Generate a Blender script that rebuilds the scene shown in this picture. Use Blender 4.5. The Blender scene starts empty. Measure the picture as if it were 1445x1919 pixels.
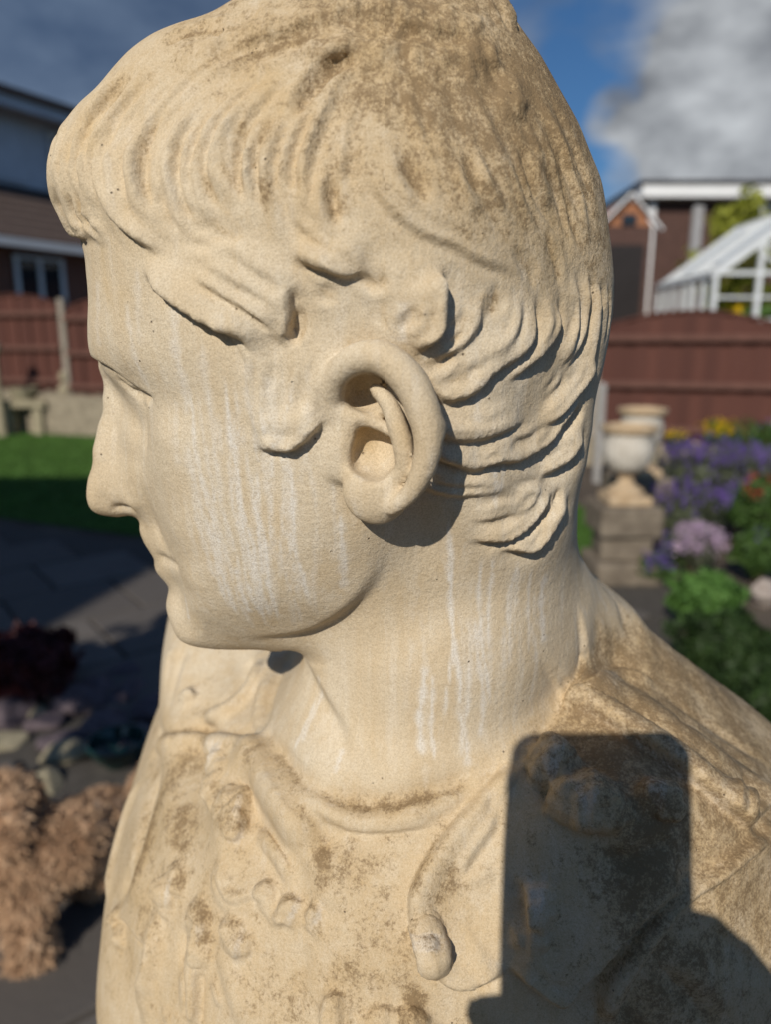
import bpy, bmesh, math, random
import numpy as np
from mathutils import Vector, Matrix, Euler
from mathutils.bvhtree import BVHTree

random.seed(7)
rng = np.random.default_rng(7)
R = math.radians
SC = bpy.context.scene
COL = SC.collection

# ------------------------------------------------------------------ camera
EYE = 1.45                      # lens height above the ground
PITCH = 13.0                    # degrees below the horizon
FPX = 1370.0                    # focal length in photo pixels (photo 1445 x 1919)
cam_d = bpy.data.cameras.new('camera')
cam = bpy.data.objects.new('camera', cam_d)
COL.objects.link(cam)
cam.location = (0, 0, EYE)
cam.rotation_euler = (R(90 - PITCH), 0, 0)
cam_d.sensor_fit = 'VERTICAL'
cam_d.sensor_height = 36.0
cam_d.sensor_width = 36.0 * 772 / 1024
cam_d.lens = 36.0 * FPX / 1919.0
cam_d.clip_start = 0.01
cam_d.clip_end = 3000
cam_d.dof.use_dof = True
cam_d.dof.focus_distance = 0.285
cam_d.dof.aperture_fstop = cam_d.lens / 4.0   # 4 mm entrance pupil
SC.camera = cam

# ------------------------------------------------------------------ light
SUN_ELEV, SUN_AZ = 32.0, 22.0   # the sun stands behind the photographer, to the left
sd = Vector((math.sin(R(SUN_AZ)) * math.cos(R(SUN_ELEV)),
             math.cos(R(SUN_AZ)) * math.cos(R(SUN_ELEV)),
             -math.sin(R(SUN_ELEV))))           # direction the light travels
sun_d = bpy.data.lights.new('sun', 'SUN')
sun_d.energy = 3.95
sun_d.angle = R(0.53)
sun_d.color = (1.0, 0.92, 0.80)
sun = bpy.data.objects.new('sun', sun_d)
COL.objects.link(sun)
sun.location = (-3, -6, 8)
sun.rotation_euler = sd.to_track_quat('-Z', 'Y').to_euler()

world = bpy.data.worlds.new('World')
SC.world = world
world.use_nodes = True
wn, wl = world.node_tree.nodes, world.node_tree.links
wn.clear()
w_out = wn.new('ShaderNodeOutputWorld')
w_bg = wn.new('ShaderNodeBackground')
w_bg.inputs['Strength'].default_value = 0.066
w_sky = wn.new('ShaderNodeTexSky')
w_sky.sky_type = 'NISHITA'
w_sky.sun_disc = False
w_sky.sun_elevation = R(SUN_ELEV)
w_sky.sun_rotation = R(180 + SUN_AZ)
w_sky.air_density = 1.0
w_sky.dust_density = 0.6
w_sky.ozone_density = 2.2
def wmath(op, a, b=None, clamp=False):
    n = wn.new('ShaderNodeMath'); n.operation = op; n.use_clamp = clamp
    for i, v in enumerate((a, b)):
        if v is None: continue
        if hasattr(v, 'is_linked') or hasattr(v, 'links'): wl.new(v, n.inputs[i])
        else: n.inputs[i].default_value = v
    return n.outputs[0]
# deep blue between broken cumulus: noise in the ray direction, thickened round a few cloud banks
w_geo = wn.new('ShaderNodeTexCoord')
w_tint = wn.new('ShaderNodeMix'); w_tint.data_type = 'RGBA'; w_tint.blend_type = 'MULTIPLY'; w_tint.inputs['Factor'].default_value = 1.0
wl.new(w_sky.outputs[0], w_tint.inputs['A']); w_tint.inputs['B'].default_value = (0.46, 0.74, 1.0, 1)
w_map = wn.new('ShaderNodeMapping'); wl.new(w_geo.outputs['Generated'], w_map.inputs[0])
w_map.inputs['Location'].default_value = (0.35, 0.2, 0.1)
w_map.inputs['Scale'].default_value = (1.0, 1.0, 1.9)
w_n1 = wn.new('ShaderNodeTexNoise'); wl.new(w_map.outputs[0], w_n1.inputs['Vector'])
w_n1.inputs['Scale'].default_value = 3.2
w_n1.inputs['Detail'].default_value = 10.0
w_n1.inputs['Roughness'].default_value = 0.58
def cloud_dir(px, py):
    x = (px - 722.5) / FPX; y = -(py - 959.5) / FPX; c, s_ = math.cos(R(PITCH)), math.sin(R(PITCH))
    return Vector((x, c + y * s_, y * c - s_)).normalized()
bank = None; dark = None
for (px, py, rad, amt, dk) in [(1270,125,7.5,.24,0), (1400,150,9,.22,0), (1250,322,5.5,.20,0), (1390,330,7.0,.20,0), (1138,215,2.2,.19,0), (1010,-10,8,.2,1), (60,60,17,.30,1), (300,10,12,.26,1), (1110,110,5,-.2,0), (1190,250,3.0,-.12,0)]:
    d = wn.new('ShaderNodeVectorMath'); d.operation = 'DOT_PRODUCT'; wl.new(w_geo.outputs['Generated'], d.inputs[0]); d.inputs[1].default_value = cloud_dir(px, py)
    mr = wn.new('ShaderNodeMapRange'); mr.interpolation_type = 'SMOOTHSTEP'; wl.new(d.outputs['Value'], mr.inputs[0])
    mr.inputs[1].default_value = math.cos(R(rad)); mr.inputs[2].default_value = math.cos(R(rad * .25)); mr.inputs[3].default_value = 0; mr.inputs[4].default_value = amt
    bank = mr.outputs[0] if bank is None else wmath('ADD', bank, mr.outputs[0])
    if dk: dark = mr.outputs[0] if dark is None else wmath('ADD', dark, mr.outputs[0])
cl = wmath('ADD', w_n1.outputs['Fac'], bank)
w_r1 = wn.new('ShaderNodeValToRGB'); wl.new(cl, w_r1.inputs[0])
w_r1.color_ramp.elements[0].position = 0.535
w_r1.color_ramp.elements[1].position = 0.77
w_n2 = wn.new('ShaderNodeTexNoise'); wl.new(w_map.outputs[0], w_n2.inputs['Vector']); w_n2.inputs['Scale'].default_value = 7.5; w_n2.inputs['Detail'].default_value = 8.0; w_n2.inputs['Roughness'].default_value = 0.55
w_r2 = wn.new('ShaderNodeValToRGB'); wl.new(w_n2.outputs['Fac'], w_r2.inputs[0])
w_r2.color_ramp.elements[0].position = 0.34
w_r2.color_ramp.elements[0].color = (2.6, 2.8, 3.15, 1)
w_r2.color_ramp.elements[1].position = 0.66
w_r2.color_ramp.elements[1].color = (8.2, 8.6, 9.0, 1)
w_dk = wn.new('ShaderNodeMix'); w_dk.data_type = 'RGBA'
wl.new(wmath('MULTIPLY', dark, 3.2, True), w_dk.inputs['Factor'])
wl.new(w_r2.outputs[0], w_dk.inputs['A'])
w_r3 = wn.new('ShaderNodeValToRGB'); wl.new(w_n2.outputs['Fac'], w_r3.inputs[0]); wl.new(w_r3.outputs[0], w_dk.inputs['B'])
w_r3.color_ramp.elements[0].position = 0.36; w_r3.color_ramp.elements[0].color = (1.0, 1.6, 2.8, 1)
w_r3.color_ramp.elements[1].position = 0.66; w_r3.color_ramp.elements[1].color = (1.9, 2.7, 4.1, 1)
w_mix = wn.new('ShaderNodeMix'); w_mix.data_type = 'RGBA'
wl.new(w_r1.outputs[0], w_mix.inputs['Factor'])
wl.new(w_tint.outputs['Result'], w_mix.inputs['A'])
wl.new(w_dk.outputs['Result'], w_mix.inputs['B'])
wl.new(w_mix.outputs['Result'], w_bg.inputs['Color'])
wl.new(w_bg.outputs[0], w_out.inputs[0])

vs = SC.view_settings
vs.view_transform = 'Standard'
vs.look = 'None'
vs.exposure = 0.0
vs.gamma = 1.0
vs.use_curve_mapping = False
SC.cycles.use_denoising = True
SC.cycles.max_bounces = 6

# ------------------------------------------------------------------ helpers
CP, SP = math.cos(R(PITCH)), math.sin(R(PITCH))
def ray(px, py):
    """sight line through a photo pixel, world axes (x right, y away, z up)"""
    x = (px - 722.5) / FPX; y = -(py - 959.5) / FPX
    return np.array([x, CP + y * SP, y * CP - SP])
def at(px, py, Y):
    """point on that sight line at world depth Y, heights relative to the lens"""
    d = ray(px, py)
    return d * (Y / d[1])
def atw(px, py, Y):
    p = at(px, py, Y)
    return Vector((p[0], p[1], p[2] + EYE))
def on_ground(px, py, z=0.0):
    d = ray(px, py)
    t = (z - EYE) / d[2]
    return Vector((d[0] * t, d[1] * t, z))

def tag(o, label=None, cat=None, group=None, kind=None):
    if label: o['label'] = label
    if cat: o['category'] = cat
    if group: o['group'] = group
    if kind: o['kind'] = kind
    return o
def empty(name, loc=(0, 0, 0), rz=0.0):
    o = bpy.data.objects.new(name, None)
    COL.objects.link(o)
    o.location = loc
    o.rotation_euler = (0, 0, rz)
    o.empty_display_size = 0.1
    return o
def link(name, me, mat=None, parent=None, loc=None, rot=None):
    o = bpy.data.objects.new(name, me)
    COL.objects.link(o)
    if mat is not None and len(me.materials) == 0: me.materials.append(mat)
    if parent is not None: o.parent = parent
    if loc is not None: o.location = loc
    if rot is not None: o.rotation_euler = rot
    return o
def np_mesh(name, V, F, smooth=True):
    """mesh from a vertex array and an (n,4) or (n,3) face array"""
    V = np.asarray(V, dtype=np.float32); F = np.asarray(F, dtype=np.int32)
    k = F.shape[1]
    me = bpy.data.meshes.new(name)
    me.vertices.add(len(V)); me.vertices.foreach_set('co', V.ravel())
    me.loops.add(F.size); me.loops.foreach_set('vertex_index', F.ravel())
    me.polygons.add(len(F))
    me.polygons.foreach_set('loop_start', np.arange(0, F.size, k, dtype=np.int32))
    me.polygons.foreach_set('loop_total', np.full(len(F), k, dtype=np.int32))
    if smooth: me.polygons.foreach_set('use_smooth', np.ones(len(F), dtype=bool))
    me.update(calc_edges=True)
    return me

class MB:
    """collects boxes, prisms, tubes and lathed forms into one mesh"""
    def __init__(self): self.v = []; self.f = []
    def add(self, vs, fs):
        b = len(self.v); self.v += [tuple(p) for p in vs]; self.f += [tuple(b + i for i in f) for f in fs]
        return self
    def box(self, lo, hi, M=None):
        (x0, y0, z0), (x1, y1, z1) = lo, hi
        vs = [(x0,y0,z0),(x1,y0,z0),(x1,y1,z0),(x0,y1,z0),(x0,y0,z1),(x1,y0,z1),(x1,y1,z1),(x0,y1,z1)]
        if M is not None: vs = [tuple(M @ Vector(p)) for p in vs]
        return self.add(vs, [(3,2,1,0),(4,5,6,7),(0,1,5,4),(1,2,6,5),(2,3,7,6),(3,0,4,7)])
    def bar(self, a, b, w, h=None, up=(0, 0, 1)):
        """square bar from a to b"""
        a, b = Vector(a), Vector(b); h = h or w
        d = (b - a).normalized(); s = d.cross(Vector(up))
        if s.length < 1e-4: s = Vector((1, 0, 0))
        s.normalize(); u = s.cross(d)
        vs = []
        for p in (a, b):
            for i, j in ((-1,-1),(1,-1),(1,1),(-1,1)): vs.append(p + s * (i * w / 2) + u * (j * h / 2))
        return self.add(vs, [(0,1,2,3),(7,6,5,4),(0,4,5,1),(1,5,6,2),(2,6,7,3),(3,7,4,0)])
    def tube(self, pts, rad, n=8, cap=True):
        pts = [Vector(p) for p in pts]
        rad = rad if hasattr(rad, '__len__') else [rad] * len(pts)
        rings = []; ref = Vector((0.3, 0.9, 0.31))
        for i, p in enumerate(pts):
            d = (pts[min(i + 1, len(pts) - 1)] - pts[max(i - 1, 0)]).normalized()
            s = d.cross(ref)
            if s.length < 1e-3: s = d.cross(Vector((1, 0, 0)))
            s.normalize(); u = s.cross(d)
            rings.append([p + (s * math.cos(2 * math.pi * k / n) + u * math.sin(2 * math.pi * k / n)) * rad[i] for k in range(n)])
        vs = [v for r in rings for v in r]; fs = []
        for i in range(len(pts) - 1):
            for k in range(n):
                a = i * n + k; b = i * n + (k + 1) % n
                fs.append((a, b, b + n, a + n))
        if cap: fs.append(tuple(range(n - 1, -1, -1))); fs.append(tuple(range(len(vs) - n, len(vs))))
        return self.add(vs, fs)
    def lathe(self, prof, n=32, c=(0, 0, 0), flute=0.0, nfl=20):
        vs = []; fs = []
        for r, z, *fl in prof:
            for k in range(n):
                a = 2 * math.pi * k / n
                rr = r * (1 + (flute * math.cos(a * nfl) if fl else 0))
                vs.append((c[0] + rr * math.cos(a), c[1] + rr * math.sin(a), c[2] + z))
        for i in range(len(prof) - 1):
            for k in range(n):
                a = i * n + k; b = i * n + (k + 1) % n
                fs.append((a, b, b + n, a + n))
        fs.append(tuple(range(n - 1, -1, -1))); fs.append(tuple(range(len(vs) - n, len(vs))))
        return self.add(vs, fs)
    def mesh(self, name, smooth=False, bevel=0.0):
        me = bpy.data.meshes.new(name)
        me.from_pydata(self.v, [], self.f)
        if bevel > 0:
            bm = bmesh.new(); bm.from_mesh(me)
            bmesh.ops.bevel(bm, geom=bm.edges[:], offset=bevel, segments=2, affect='EDGES', profile=0.5)
            bm.to_mesh(me); bm.free()
        if smooth:
            me.polygons.foreach_set('use_smooth', [True] * len(me.polygons))
            try: me.set_sharp_from_angle(angle=R(38))
            except Exception: pass
        me.update()
        return me
    def build(self, name, mat, parent=None, smooth=False, bevel=0.0, loc=None, rot=None):
        return link(name, self.mesh(name, smooth, bevel), mat, parent, loc, rot)

# ------------------------------------------------------------------ materials
class NT:
    def __init__(self, name, rough=0.8, spec=0.3):
        self.m = bpy.data.materials.new(name); self.m.use_nodes = True
        self.t = self.m.node_tree; self.n = self.t.nodes; self.l = self.t.links
        self.b = self.n['Principled BSDF']
        self.b.inputs['Roughness'].default_value = rough
        self.b.inputs['Specular IOR Level'].default_value = spec
        self.tc = self.n.new('ShaderNodeTexCoord')
    def obj(self): return self.tc.outputs['Object']
    def gpos(self):
        g = self.n.new('ShaderNodeNewGeometry'); return g.outputs['Position']
    def set(self, inp, v):
        if hasattr(v, 'links'): self.l.new(v, inp)
        else: inp.default_value = v
    def math(self, op, a, b=0.0, clamp=False):
        n = self.n.new('ShaderNodeMath'); n.operation = op; n.use_clamp = clamp
        self.set(n.inputs[0], a); self.set(n.inputs[1], b); return n.outputs[0]
    def noise(self, scale, detail=4, rough=0.55, vec=None, stretch=None):
        n = self.n.new('ShaderNodeTexNoise')
        v = vec or self.obj()
        if stretch:
            mp = self.n.new('ShaderNodeMapping'); mp.inputs['Scale'].default_value = stretch
            self.l.new(v, mp.inputs[0]); v = mp.outputs[0]
        self.l.new(v, n.inputs['Vector'])
        n.inputs['Scale'].default_value = scale; n.inputs['Detail'].default_value = detail
        n.inputs['Roughness'].default_value = rough
        return n.outputs['Fac']
    def voro(self, scale, vec=None, feature='F1', rnd=1.0):
        n = self.n.new('ShaderNodeTexVoronoi'); n.feature = feature
        self.l.new(vec or self.obj(), n.inputs['Vector'])
        n.inputs['Scale'].default_value = scale
        n.inputs['Randomness'].default_value = rnd
        return n
    def ramp(self, fac, stops, mode='LINEAR'):
        n = self.n.new('ShaderNodeValToRGB'); self.l.new(fac, n.inputs[0])
        cr = n.color_ramp; cr.interpolation = mode
        while len(cr.elements) < len(stops): cr.elements.new(0.5)
        for e, (p, c) in zip(cr.elements, stops):
            e.position = p
            e.color = (c, c, c, 1) if not hasattr(c, '__len__') else (*c[:3], 1)
        return n.outputs[0]
    def mix(self, fac, a, b, mode='MIX'):
        n = self.n.new('ShaderNodeMix'); n.data_type = 'RGBA'; n.blend_type = mode
        self.set(n.inputs['Factor'], fac)
        for k, v in (('A', a), ('B', b)):
            if hasattr(v, 'links'): self.l.new(v, n.inputs[k])
            else: n.inputs[k].default_value = (*v[:3], 1)
        return n.outputs['Result']
    def attr(self, name):
        n = self.n.new('ShaderNodeAttribute'); n.attribute_name = name; return n.outputs['Fac']
    def color(self, c):
        if hasattr(c, 'links'): self.l.new(c, self.b.inputs['Base Color'])
        else: self.b.inputs['Base Color'].default_value = (*c[:3], 1)
        return self
    def bump(self, h, strength=0.4, dist=0.01):
        n = self.n.new('ShaderNodeBump'); self.l.new(h, n.inputs['Height'])
        n.inputs['Strength'].default_value = strength; n.inputs['Distance'].default_value = dist
        self.l.new(n.outputs[0], self.b.inputs['Normal']); return self
def plain(name, c, rough=0.7, var=0.12, scale=6.0, bump=0.0, bdist=0.005, spec=0.3, metal=0.0):
    """one colour with mottling and a little relief"""
    t = NT(name, rough, spec)
    nz = t.noise(scale, 6, 0.6)
    lo = tuple(x * (1 - var) for x in c); hi = tuple(min(1, x * (1 + var)) for x in c)
    t.color(t.ramp(nz, [(0.3, lo), (0.7, hi)]))
    t.b.inputs['Metallic'].default_value = metal
    if bump: t.bump(t.noise(scale * 6, 5, 0.65), bump, bdist)
    return t.m
# ------------------------------------------------------------------ the stone bust: implicit form -> mesh -> carved strokes
YM = 0.335                      # depth of the head's plane of symmetry
def tps(r2):
    return 0.5 * r2 * np.log(np.maximum(r2, 1e-12))
class Field:
    """thin-plate surface H(x,z) through control points, sampled on a grid"""
    def __init__(self, pts, x0, x1, z0, z1, h=0.001, reg=1e-7, S=50.0):
        P = np.array([[p[0], p[1]] for p in pts]) * S; v = np.array([p[2] for p in pts])
        n = len(P)
        d2 = ((P[:, None] - P[None]) ** 2).sum(-1)
        A = np.zeros((n + 3, n + 3)); A[:n, :n] = tps(d2) + np.eye(n) * reg * S * S
        A[:n, n] = 1; A[:n, n + 1:] = P; A[n, :n] = 1; A[n + 1:, :n] = P.T
        w = np.linalg.solve(A, np.concatenate([v, np.zeros(3)]))
        xs = np.arange(x0, x1, h); zs = np.arange(z0, z1, h)
        X, Z = np.meshgrid(xs, zs, indexing='ij'); G = np.stack([X, Z], -1).reshape(-1, 2) * S
        out = np.empty(len(G))
        for i in range(0, len(G), 20000):
            g = G[i:i + 20000]
            out[i:i + 20000] = tps(((g[:, None] - P[None]) ** 2).sum(-1)) @ w[:n] + w[n] + g @ w[n + 1:]
        self.H = out.reshape(X.shape); self.x0, self.z0, self.h = x0, z0, h
        self.gx, self.gz = np.gradient(self.H, h)
    def __call__(self, x, z):
        u = np.clip((x - self.x0) / self.h, 0, self.H.shape[0] - 1.001); v = np.clip((z - self.z0) / self.h, 0, self.H.shape[1] - 1.001)
        i = u.astype(int); j = v.astype(int); a = u - i; b = v - j
        def s(M): return (M[i, j] * (1 - a) + M[i + 1, j] * a) * (1 - b) + (M[i, j + 1] * (1 - a) + M[i + 1, j + 1] * a) * b
        return s(self.H), s(self.gx), s(self.gz)
def hw(px, py, w):
    """control point: pixel and half-width in mm from the head's plane of symmetry"""
    p = at(px, py, YM - w / 1000.0); return (p[0], p[2], (w / 1000.0) ** 2)

# --- head: silhouette (pixel, half-width where the sight line grazes it)
SIL_HAIR = [(560,-58,34),(690,-75,34),(820,-52,34),(937,-4,30),(974,48,28),(1010,97,27),(1050,167,26),(1084,228,25),(1107,285,25),(1127,335,24),
    (1138,400,24),(1146,460,24),(1151,520,24),(1149,580,23),(1141,640,22),(1130,695,21),(1117,750,20),(1111,805,20),(1100,870,18),(1084,920,17),(1068,965,16),(1052,1008,15),
    (440,-4,32),(395,22,30),(340,40,29),(290,60,28),(240,95,28),(205,133,28),(180,163,27),(150,190,27),(125,220,27),(105,250,27),(92,282,27),(88,312,27),(92,345,26),(105,380,25),(121,410,25),(138,435,24)]
SIL_FACE = [(153,462,25),(160,510,24),(164,560,24),(163,600,24),(165,640,24),(174,668,22)]
pts = []
cx, cz = at(640, 420, YM)[0], at(640, 420, YM)[2]
def outward(lst, R_, off0, off1, closed_c):
    for px, py, w in lst:
        c = hw(px, py, w); pts.append(c)
        d = np.array([c[0] - closed_c[0], c[1] - closed_c[1]]); d /= np.linalg.norm(d)
        g = 2 * R_
        for off in (off1,):
            pts.append((c[0] + d[0] * off, c[1] + d[1] * off, c[2] - g * off))
outward(SIL_HAIR[::1], 0.075, 0.0, 0.016, (cx, cz))
outward(SIL_FACE[::1], 0.07, 0.0, 0.016, (cx + 0.02, at(640, 560, YM)[2]))
for p in [  # hair mass
    (560,60,58),(700,50,60),(840,70,56),(430,110,56),(620,190,72),(780,200,73),(930,200,60),(330,170,56),(240,230,52),(480,230,71),(170,300,47),
    (250,330,60),(360,330,69),(500,370,77),(650,370,81),(800,370,81),(940,350,70),(1040,380,52),(230,410,57),(330,440,67),(450,470,74),(600,500,79),(760,520,80),
    (900,520,74),(1010,540,60),(1080,580,44),(880,660,74),(980,700,61),(1060,720,41),(850,780,70),(950,820,59),(1030,850,41),(870,900,62),(940,930,54),(1000,950,43),
    (880,985,56),(960,1000,47),
    # brow, temple, face
    (195,500,46),(250,520,58),(330,540,66),(440,580,71),(550,600,74),(195,590,44),(260,610,57),(350,650,66),(450,690,70),(560,700,72),(200,655,42),(240,680,50),
    (300,705,58),(262,735,41),(285,757,48.5),(240,720,37),(330,760,57),(400,780,64),(500,790,69),(600,800,71.5),(300,820,53),(350,850,59),(430,870,63.5),
    (520,880,67),(620,900,69.5),(292,880,46),(330,930,51.5),(400,950,58.5),(500,970,63),(600,990,65.5),(680,1000,64),(330,1000,45.5),(380,1040,50.5),(460,1060,55.5),(560,1070,58.5),
    (650,1060,59),(355,1090,41),(400,1110,45.5),(480,1130,49),(580,1130,50),(650,1110,52),(365,1140,34),(420,1160,37.5),(500,1165,40),(590,1160,41),
    # ear ground, side of neck
    (700,720,74),(700,850,71.5),(800,700,76),(820,850,69),(760,950,62),(820,960,58),(800,1010,53)]:
    pts.append(hw(*p))
def xz(px, py, w, H): a = at(px, py, YM - w / 1000.); pts.append((a[0], a[2], H))
# face front without the nose: the plane of the cheeks and lips
for px, py, w in [(266,800,30),(264,860,30),(274,930,28),(296,985,23),(318,1040,20),(336,1085,19),(342,1130,20),(358,1172,21)]:
    pts.append(hw(px, py, w))
for px, py, H in [(238,740,0.0),(246,800,0.0),(248,860,0.0),(258,930,0.0),(280,990,-1e-4),(302,1040,-1e-4),(318,1085,-1e-4),(322,1130,-1e-4),(340,1185,-1e-4),
                  (180,800,-.004),(180,900,-.004),(200,980,-.004),(240,1060,-.004),(260,1140,-.004),(290,1220,-.004)]:
    xz(px, py, 4, H)
# under the jaw and the skull base (inside the neck)
for px, py, w, H in [(395,1196,22,None),(450,1200,26,None),(530,1194,31,None),(590,1186,34,None),(420,1225,0,-.0004),(500,1226,0,-.0004),(580,1220,0,-.0002),(680,1190,0,.0004),(780,1130,0,.001),(900,1075,0,.0005),(1000,1060,0,-.0004),
                     (400,1290,0,-.003),(600,1300,0,-.003),(800,1230,0,-.002),(980,1150,0,-.003),(1090,1060,0,-.003)]:
    if H is None: pts.append(hw(px, py, w))
    else: xz(px, py, w, H)
HEAD = Field(pts, -0.21, 0.16, -0.24, 0.20, reg=4e-6)

# --- nose, lips and chin: a narrow ridge on the plane of symmetry
pts = []
NOSE = [(196,688,0),(199,712,0),(196,745,0),(189,790,0),(179,840,0),(171,890,0),(168,922,0),(173,946,0),(192,962,0),(228,967,0)]
LIPS = [(264,968,0),(266,990,0),(277,1014,0),(290,1032,0),(296,1040,0),(294,1050,0),(300,1066,0),(316,1079,0),(325,1092,0),(325,1103,0),(321,1120,0),(325,1140,0),(338,1164,0),(356,1183,0)]
for px, py, w in NOSE + LIPS: xz(px, py, 0, 0.0)
for px, py, w in [(215,700,9),(222,745,11),(222,800,12.5),(215,860,14),(204,905,14.5),(200,938,12.5),(235,925,19.5),(255,912,21.5),(250,945,18.5),(270,950,15),(245,850,19),(252,790,19),(262,830,25),
                  (290,990,14),(305,1030,20),(312,1050,17),(322,1070,20),(335,1092,16),(345,1120,17),(360,1155,22),(385,1180,22),(300,700,14),(300,800,22),(310,900,22),(340,1000,28),(370,1060,28),(390,1120,28)]:
    pts.append(hw(px, py, w))
for px, py, H in [(172,690,-4e-4),(170,760,-4e-4),(152,850,-5e-4),(138,925,-6e-4),(150,975,-5e-4),(200,992,-4e-4),(240,985,-2.5e-4),(238,1020,-5e-4),(262,1050,-5e-4),(285,1085,-5e-4),(298,1115,-4e-4),(300,1160,-6e-4),(335,1200,-6e-4),(400,1215,-6e-4)]:
    xz(px, py, 0, H)
FACE = Field(pts, -0.19, 0.0, -0.16, 0.06, reg=2e-6)

# --- shoulders and chest: front surface given by (pixel, depth)
def tmid(x): return 0.48 - 0.42 * (x - 0.02)
pts = []
def tp(px, py, Y):
    p = at(px, py, Y); w = tmid(p[0]) - Y
    pts.append((p[0], p[2], w * abs(w)))
for a in [(690,1492,.288),(560,1440,.305),(850,1476,.288),(960,1425,.297),(1040,1330,.322),(1075,1230,.352),(620,1420,.30),(760,1420,.30),
    (650,1560,.278),(650,1680,.262),(650,1800,.252),(650,1919,.246),(850,1600,.268),(850,1750,.254),(850,1900,.246),(1000,1520,.272),(1000,1650,.258),(1000,1800,.247),(1000,1930,.243),
    (1150,1480,.272),(1150,1600,.26),(1150,1750,.248),(1150,1900,.243),(1300,1560,.268),(1300,1700,.256),(1300,1880,.248),(1430,1640,.277),(1430,1800,.264),(1430,1940,.26),
    (1100,1380,.30),(1200,1420,.287),(1300,1470,.281),(1400,1540,.282),(1130,1290,.33),(1230,1330,.322),(1330,1400,.312),(1430,1480,.305),
    (540,1560,.292),(460,1640,.288),(520,1720,.272),(400,1750,.285),(300,1720,.312),(250,1620,.345),(400,1520,.313),(310,1520,.345),(230,1780,.338),(300,1880,.297),(450,1880,.266),(540,1830,.262),
    (500,1470,.322),(400,1440,.34),
    (380,1330,.40),(450,1280,.405),(500,1360,.352),(400,1390,.375),(420,1220,.432),(520,1250,.395),(470,1190,.44),(1100,1160,.378),(1078,1110,.395),(1130,1230,.362)]:
    tp(*a)
SILT = [(330,1145,.475),(312,1200,.468),(301,1260,.46),(297,1330,.452),(302,1385,.43),(285,1405,.425),(260,1462,.418),(240,1520,.412),(223,1580,.405),(206,1640,.396),(195,1700,.39),(188,1770,.386),(185,1830,.384),(190,1880,.382),(197,1940,.38)]
for a in SILT: tp(*a)
for px, py, Y in SILT:
    p = at(px, py, Y); pts.append((p[0] - 0.022, p[2] + 0.006, -0.0045))
SILR = [(1068,1078,.425),(1110,1084,.425),(1150,1118,.42),(1185,1188,.405),(1250,1240,.395),(1320,1290,.385),(1400,1342,.375),(1450,1378,.37),(1560,1480,.36),(1660,1620,.36)]
for a in SILR: tp(*a)
for px, py, Y in SILR:
    p = at(px, py, Y); pts.append((p[0] + 0.008, p[2] + 0.02, -0.004))
for X, Z, H in [(-.13,-.14,-.004),(-.06,-.13,-.001),(0,-.125,-.001),(.06,-.12,-.001),(-.06,-.17,.002),(0,-.165,.004),(.06,-.15,.003),(0.30,-.34,-.004),(.29,-.42,-.002),(.255,-.38,.006),(-.20,-.42,-.002),(-.15,-.43,.034),(0,-.43,.057),(.15,-.43,.031),(-.16,-.53,.026),(0,-.53,.055),(.16,-.53,.03),(.27,-.53,.005),(-.21,-.53,-.004),(.31,-.53,-.004)]:
    pts.append((X, Z, H))
TORSO = Field(pts, -0.26, 0.34, -0.56, -0.08, h=0.0015, reg=3e-7)

def length(v): return np.sqrt((v * v).sum(-1))
def smin(a, b, k):
    h = np.clip(0.5 + 0.5 * (b - a) / k, 0, 1)
    return b + (a - b) * h - k * h * (1 - h)
def smax(a, b, k): return -smin(-a, -b, k)
def chain(P, pts, rad):
    """tapered capsule chain"""
    d = np.full(len(P), 1e3)
    for (a, ra), (b, rb) in zip(list(zip(pts, rad))[:-1], list(zip(pts, rad))[1:]):
        a, b = np.asarray(a), np.asarray(b); ab = b - a
        t = np.clip(((P - a) @ ab) / (ab @ ab + 1e-12), 0, 1)
        d = smin(d, length(P - a - t[:, None] * ab) - (ra + (rb - ra) * t), 0.0015)
    return d
def ellip(P, c, r, rot=None):
    q = P - np.asarray(c)
    if rot is not None: q = q @ rot
    r = np.asarray(r); k0 = length(q / r); k1 = length(q / (r * r))
    return k0 * (k0 - 1) / np.maximum(k1, 1e-6)
def curve(ctrl, n=6):
    """Catmull-Rom through control tuples"""
    c = np.array(ctrl, float); c = np.vstack([2 * c[0] - c[1], c, 2 * c[-1] - c[-2]]); out = []
    for i in range(1, len(c) - 2):
        for t in np.linspace(0, 1, n, endpoint=False):
            a, b, cc, d = c[i - 1], c[i], c[i + 1], c[i + 2]
            out.append(0.5 * ((2 * b) + (cc - a) * t + (2 * a - 5 * b + 4 * cc - d) * t * t + (3 * b - a - 3 * cc + d) * t ** 3))
    out.append(c[-2]); return np.array(out)
def ew(lst, n=4):
    """ear curve: (pixel x, pixel y, out mm, radius mm) -> points, radii"""
    c = curve(lst, n); return [at(a[0], a[1], YM - a[2] / 1000.) for a in c], [a[3] / 1000. for a in c]
HELIX = ew([(632,778,68,1.6),(625,745,73.5,2.4),(631,705,78,3.6),(664,674,81.5,4.7),(716,671,84.5,5.4),(766,712,87,5.6),(796,775,88,5.3),(804,832,88,4.5),(792,885,86.5,3.6),(768,926,84,2.8),(735,952,81,2.6)])
ANTI = ew([(702,728,75,2.0),(728,756,79.5,2.7),(746,802,81.5,3.1),(758,850,81.5,3.0),(756,884,80,2.6),(736,900,78,2.4)])
CRUS = ew([(618,762,71,2.6),(660,780,73,2.0),(705,794,73,1.8),(742,812,75,1.8)])
TRAG = ew([(640,785,70,2.4),(645,808,71.5,2.8),(637,845,71.5,3.0),(632,880,70,3.0)])
SCA = ew([(668,728,83,5.2),(700,732,84,5.2),(740,765,85,4.6),(764,812,86,3.4),(768,840,87,2.0)])
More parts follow.
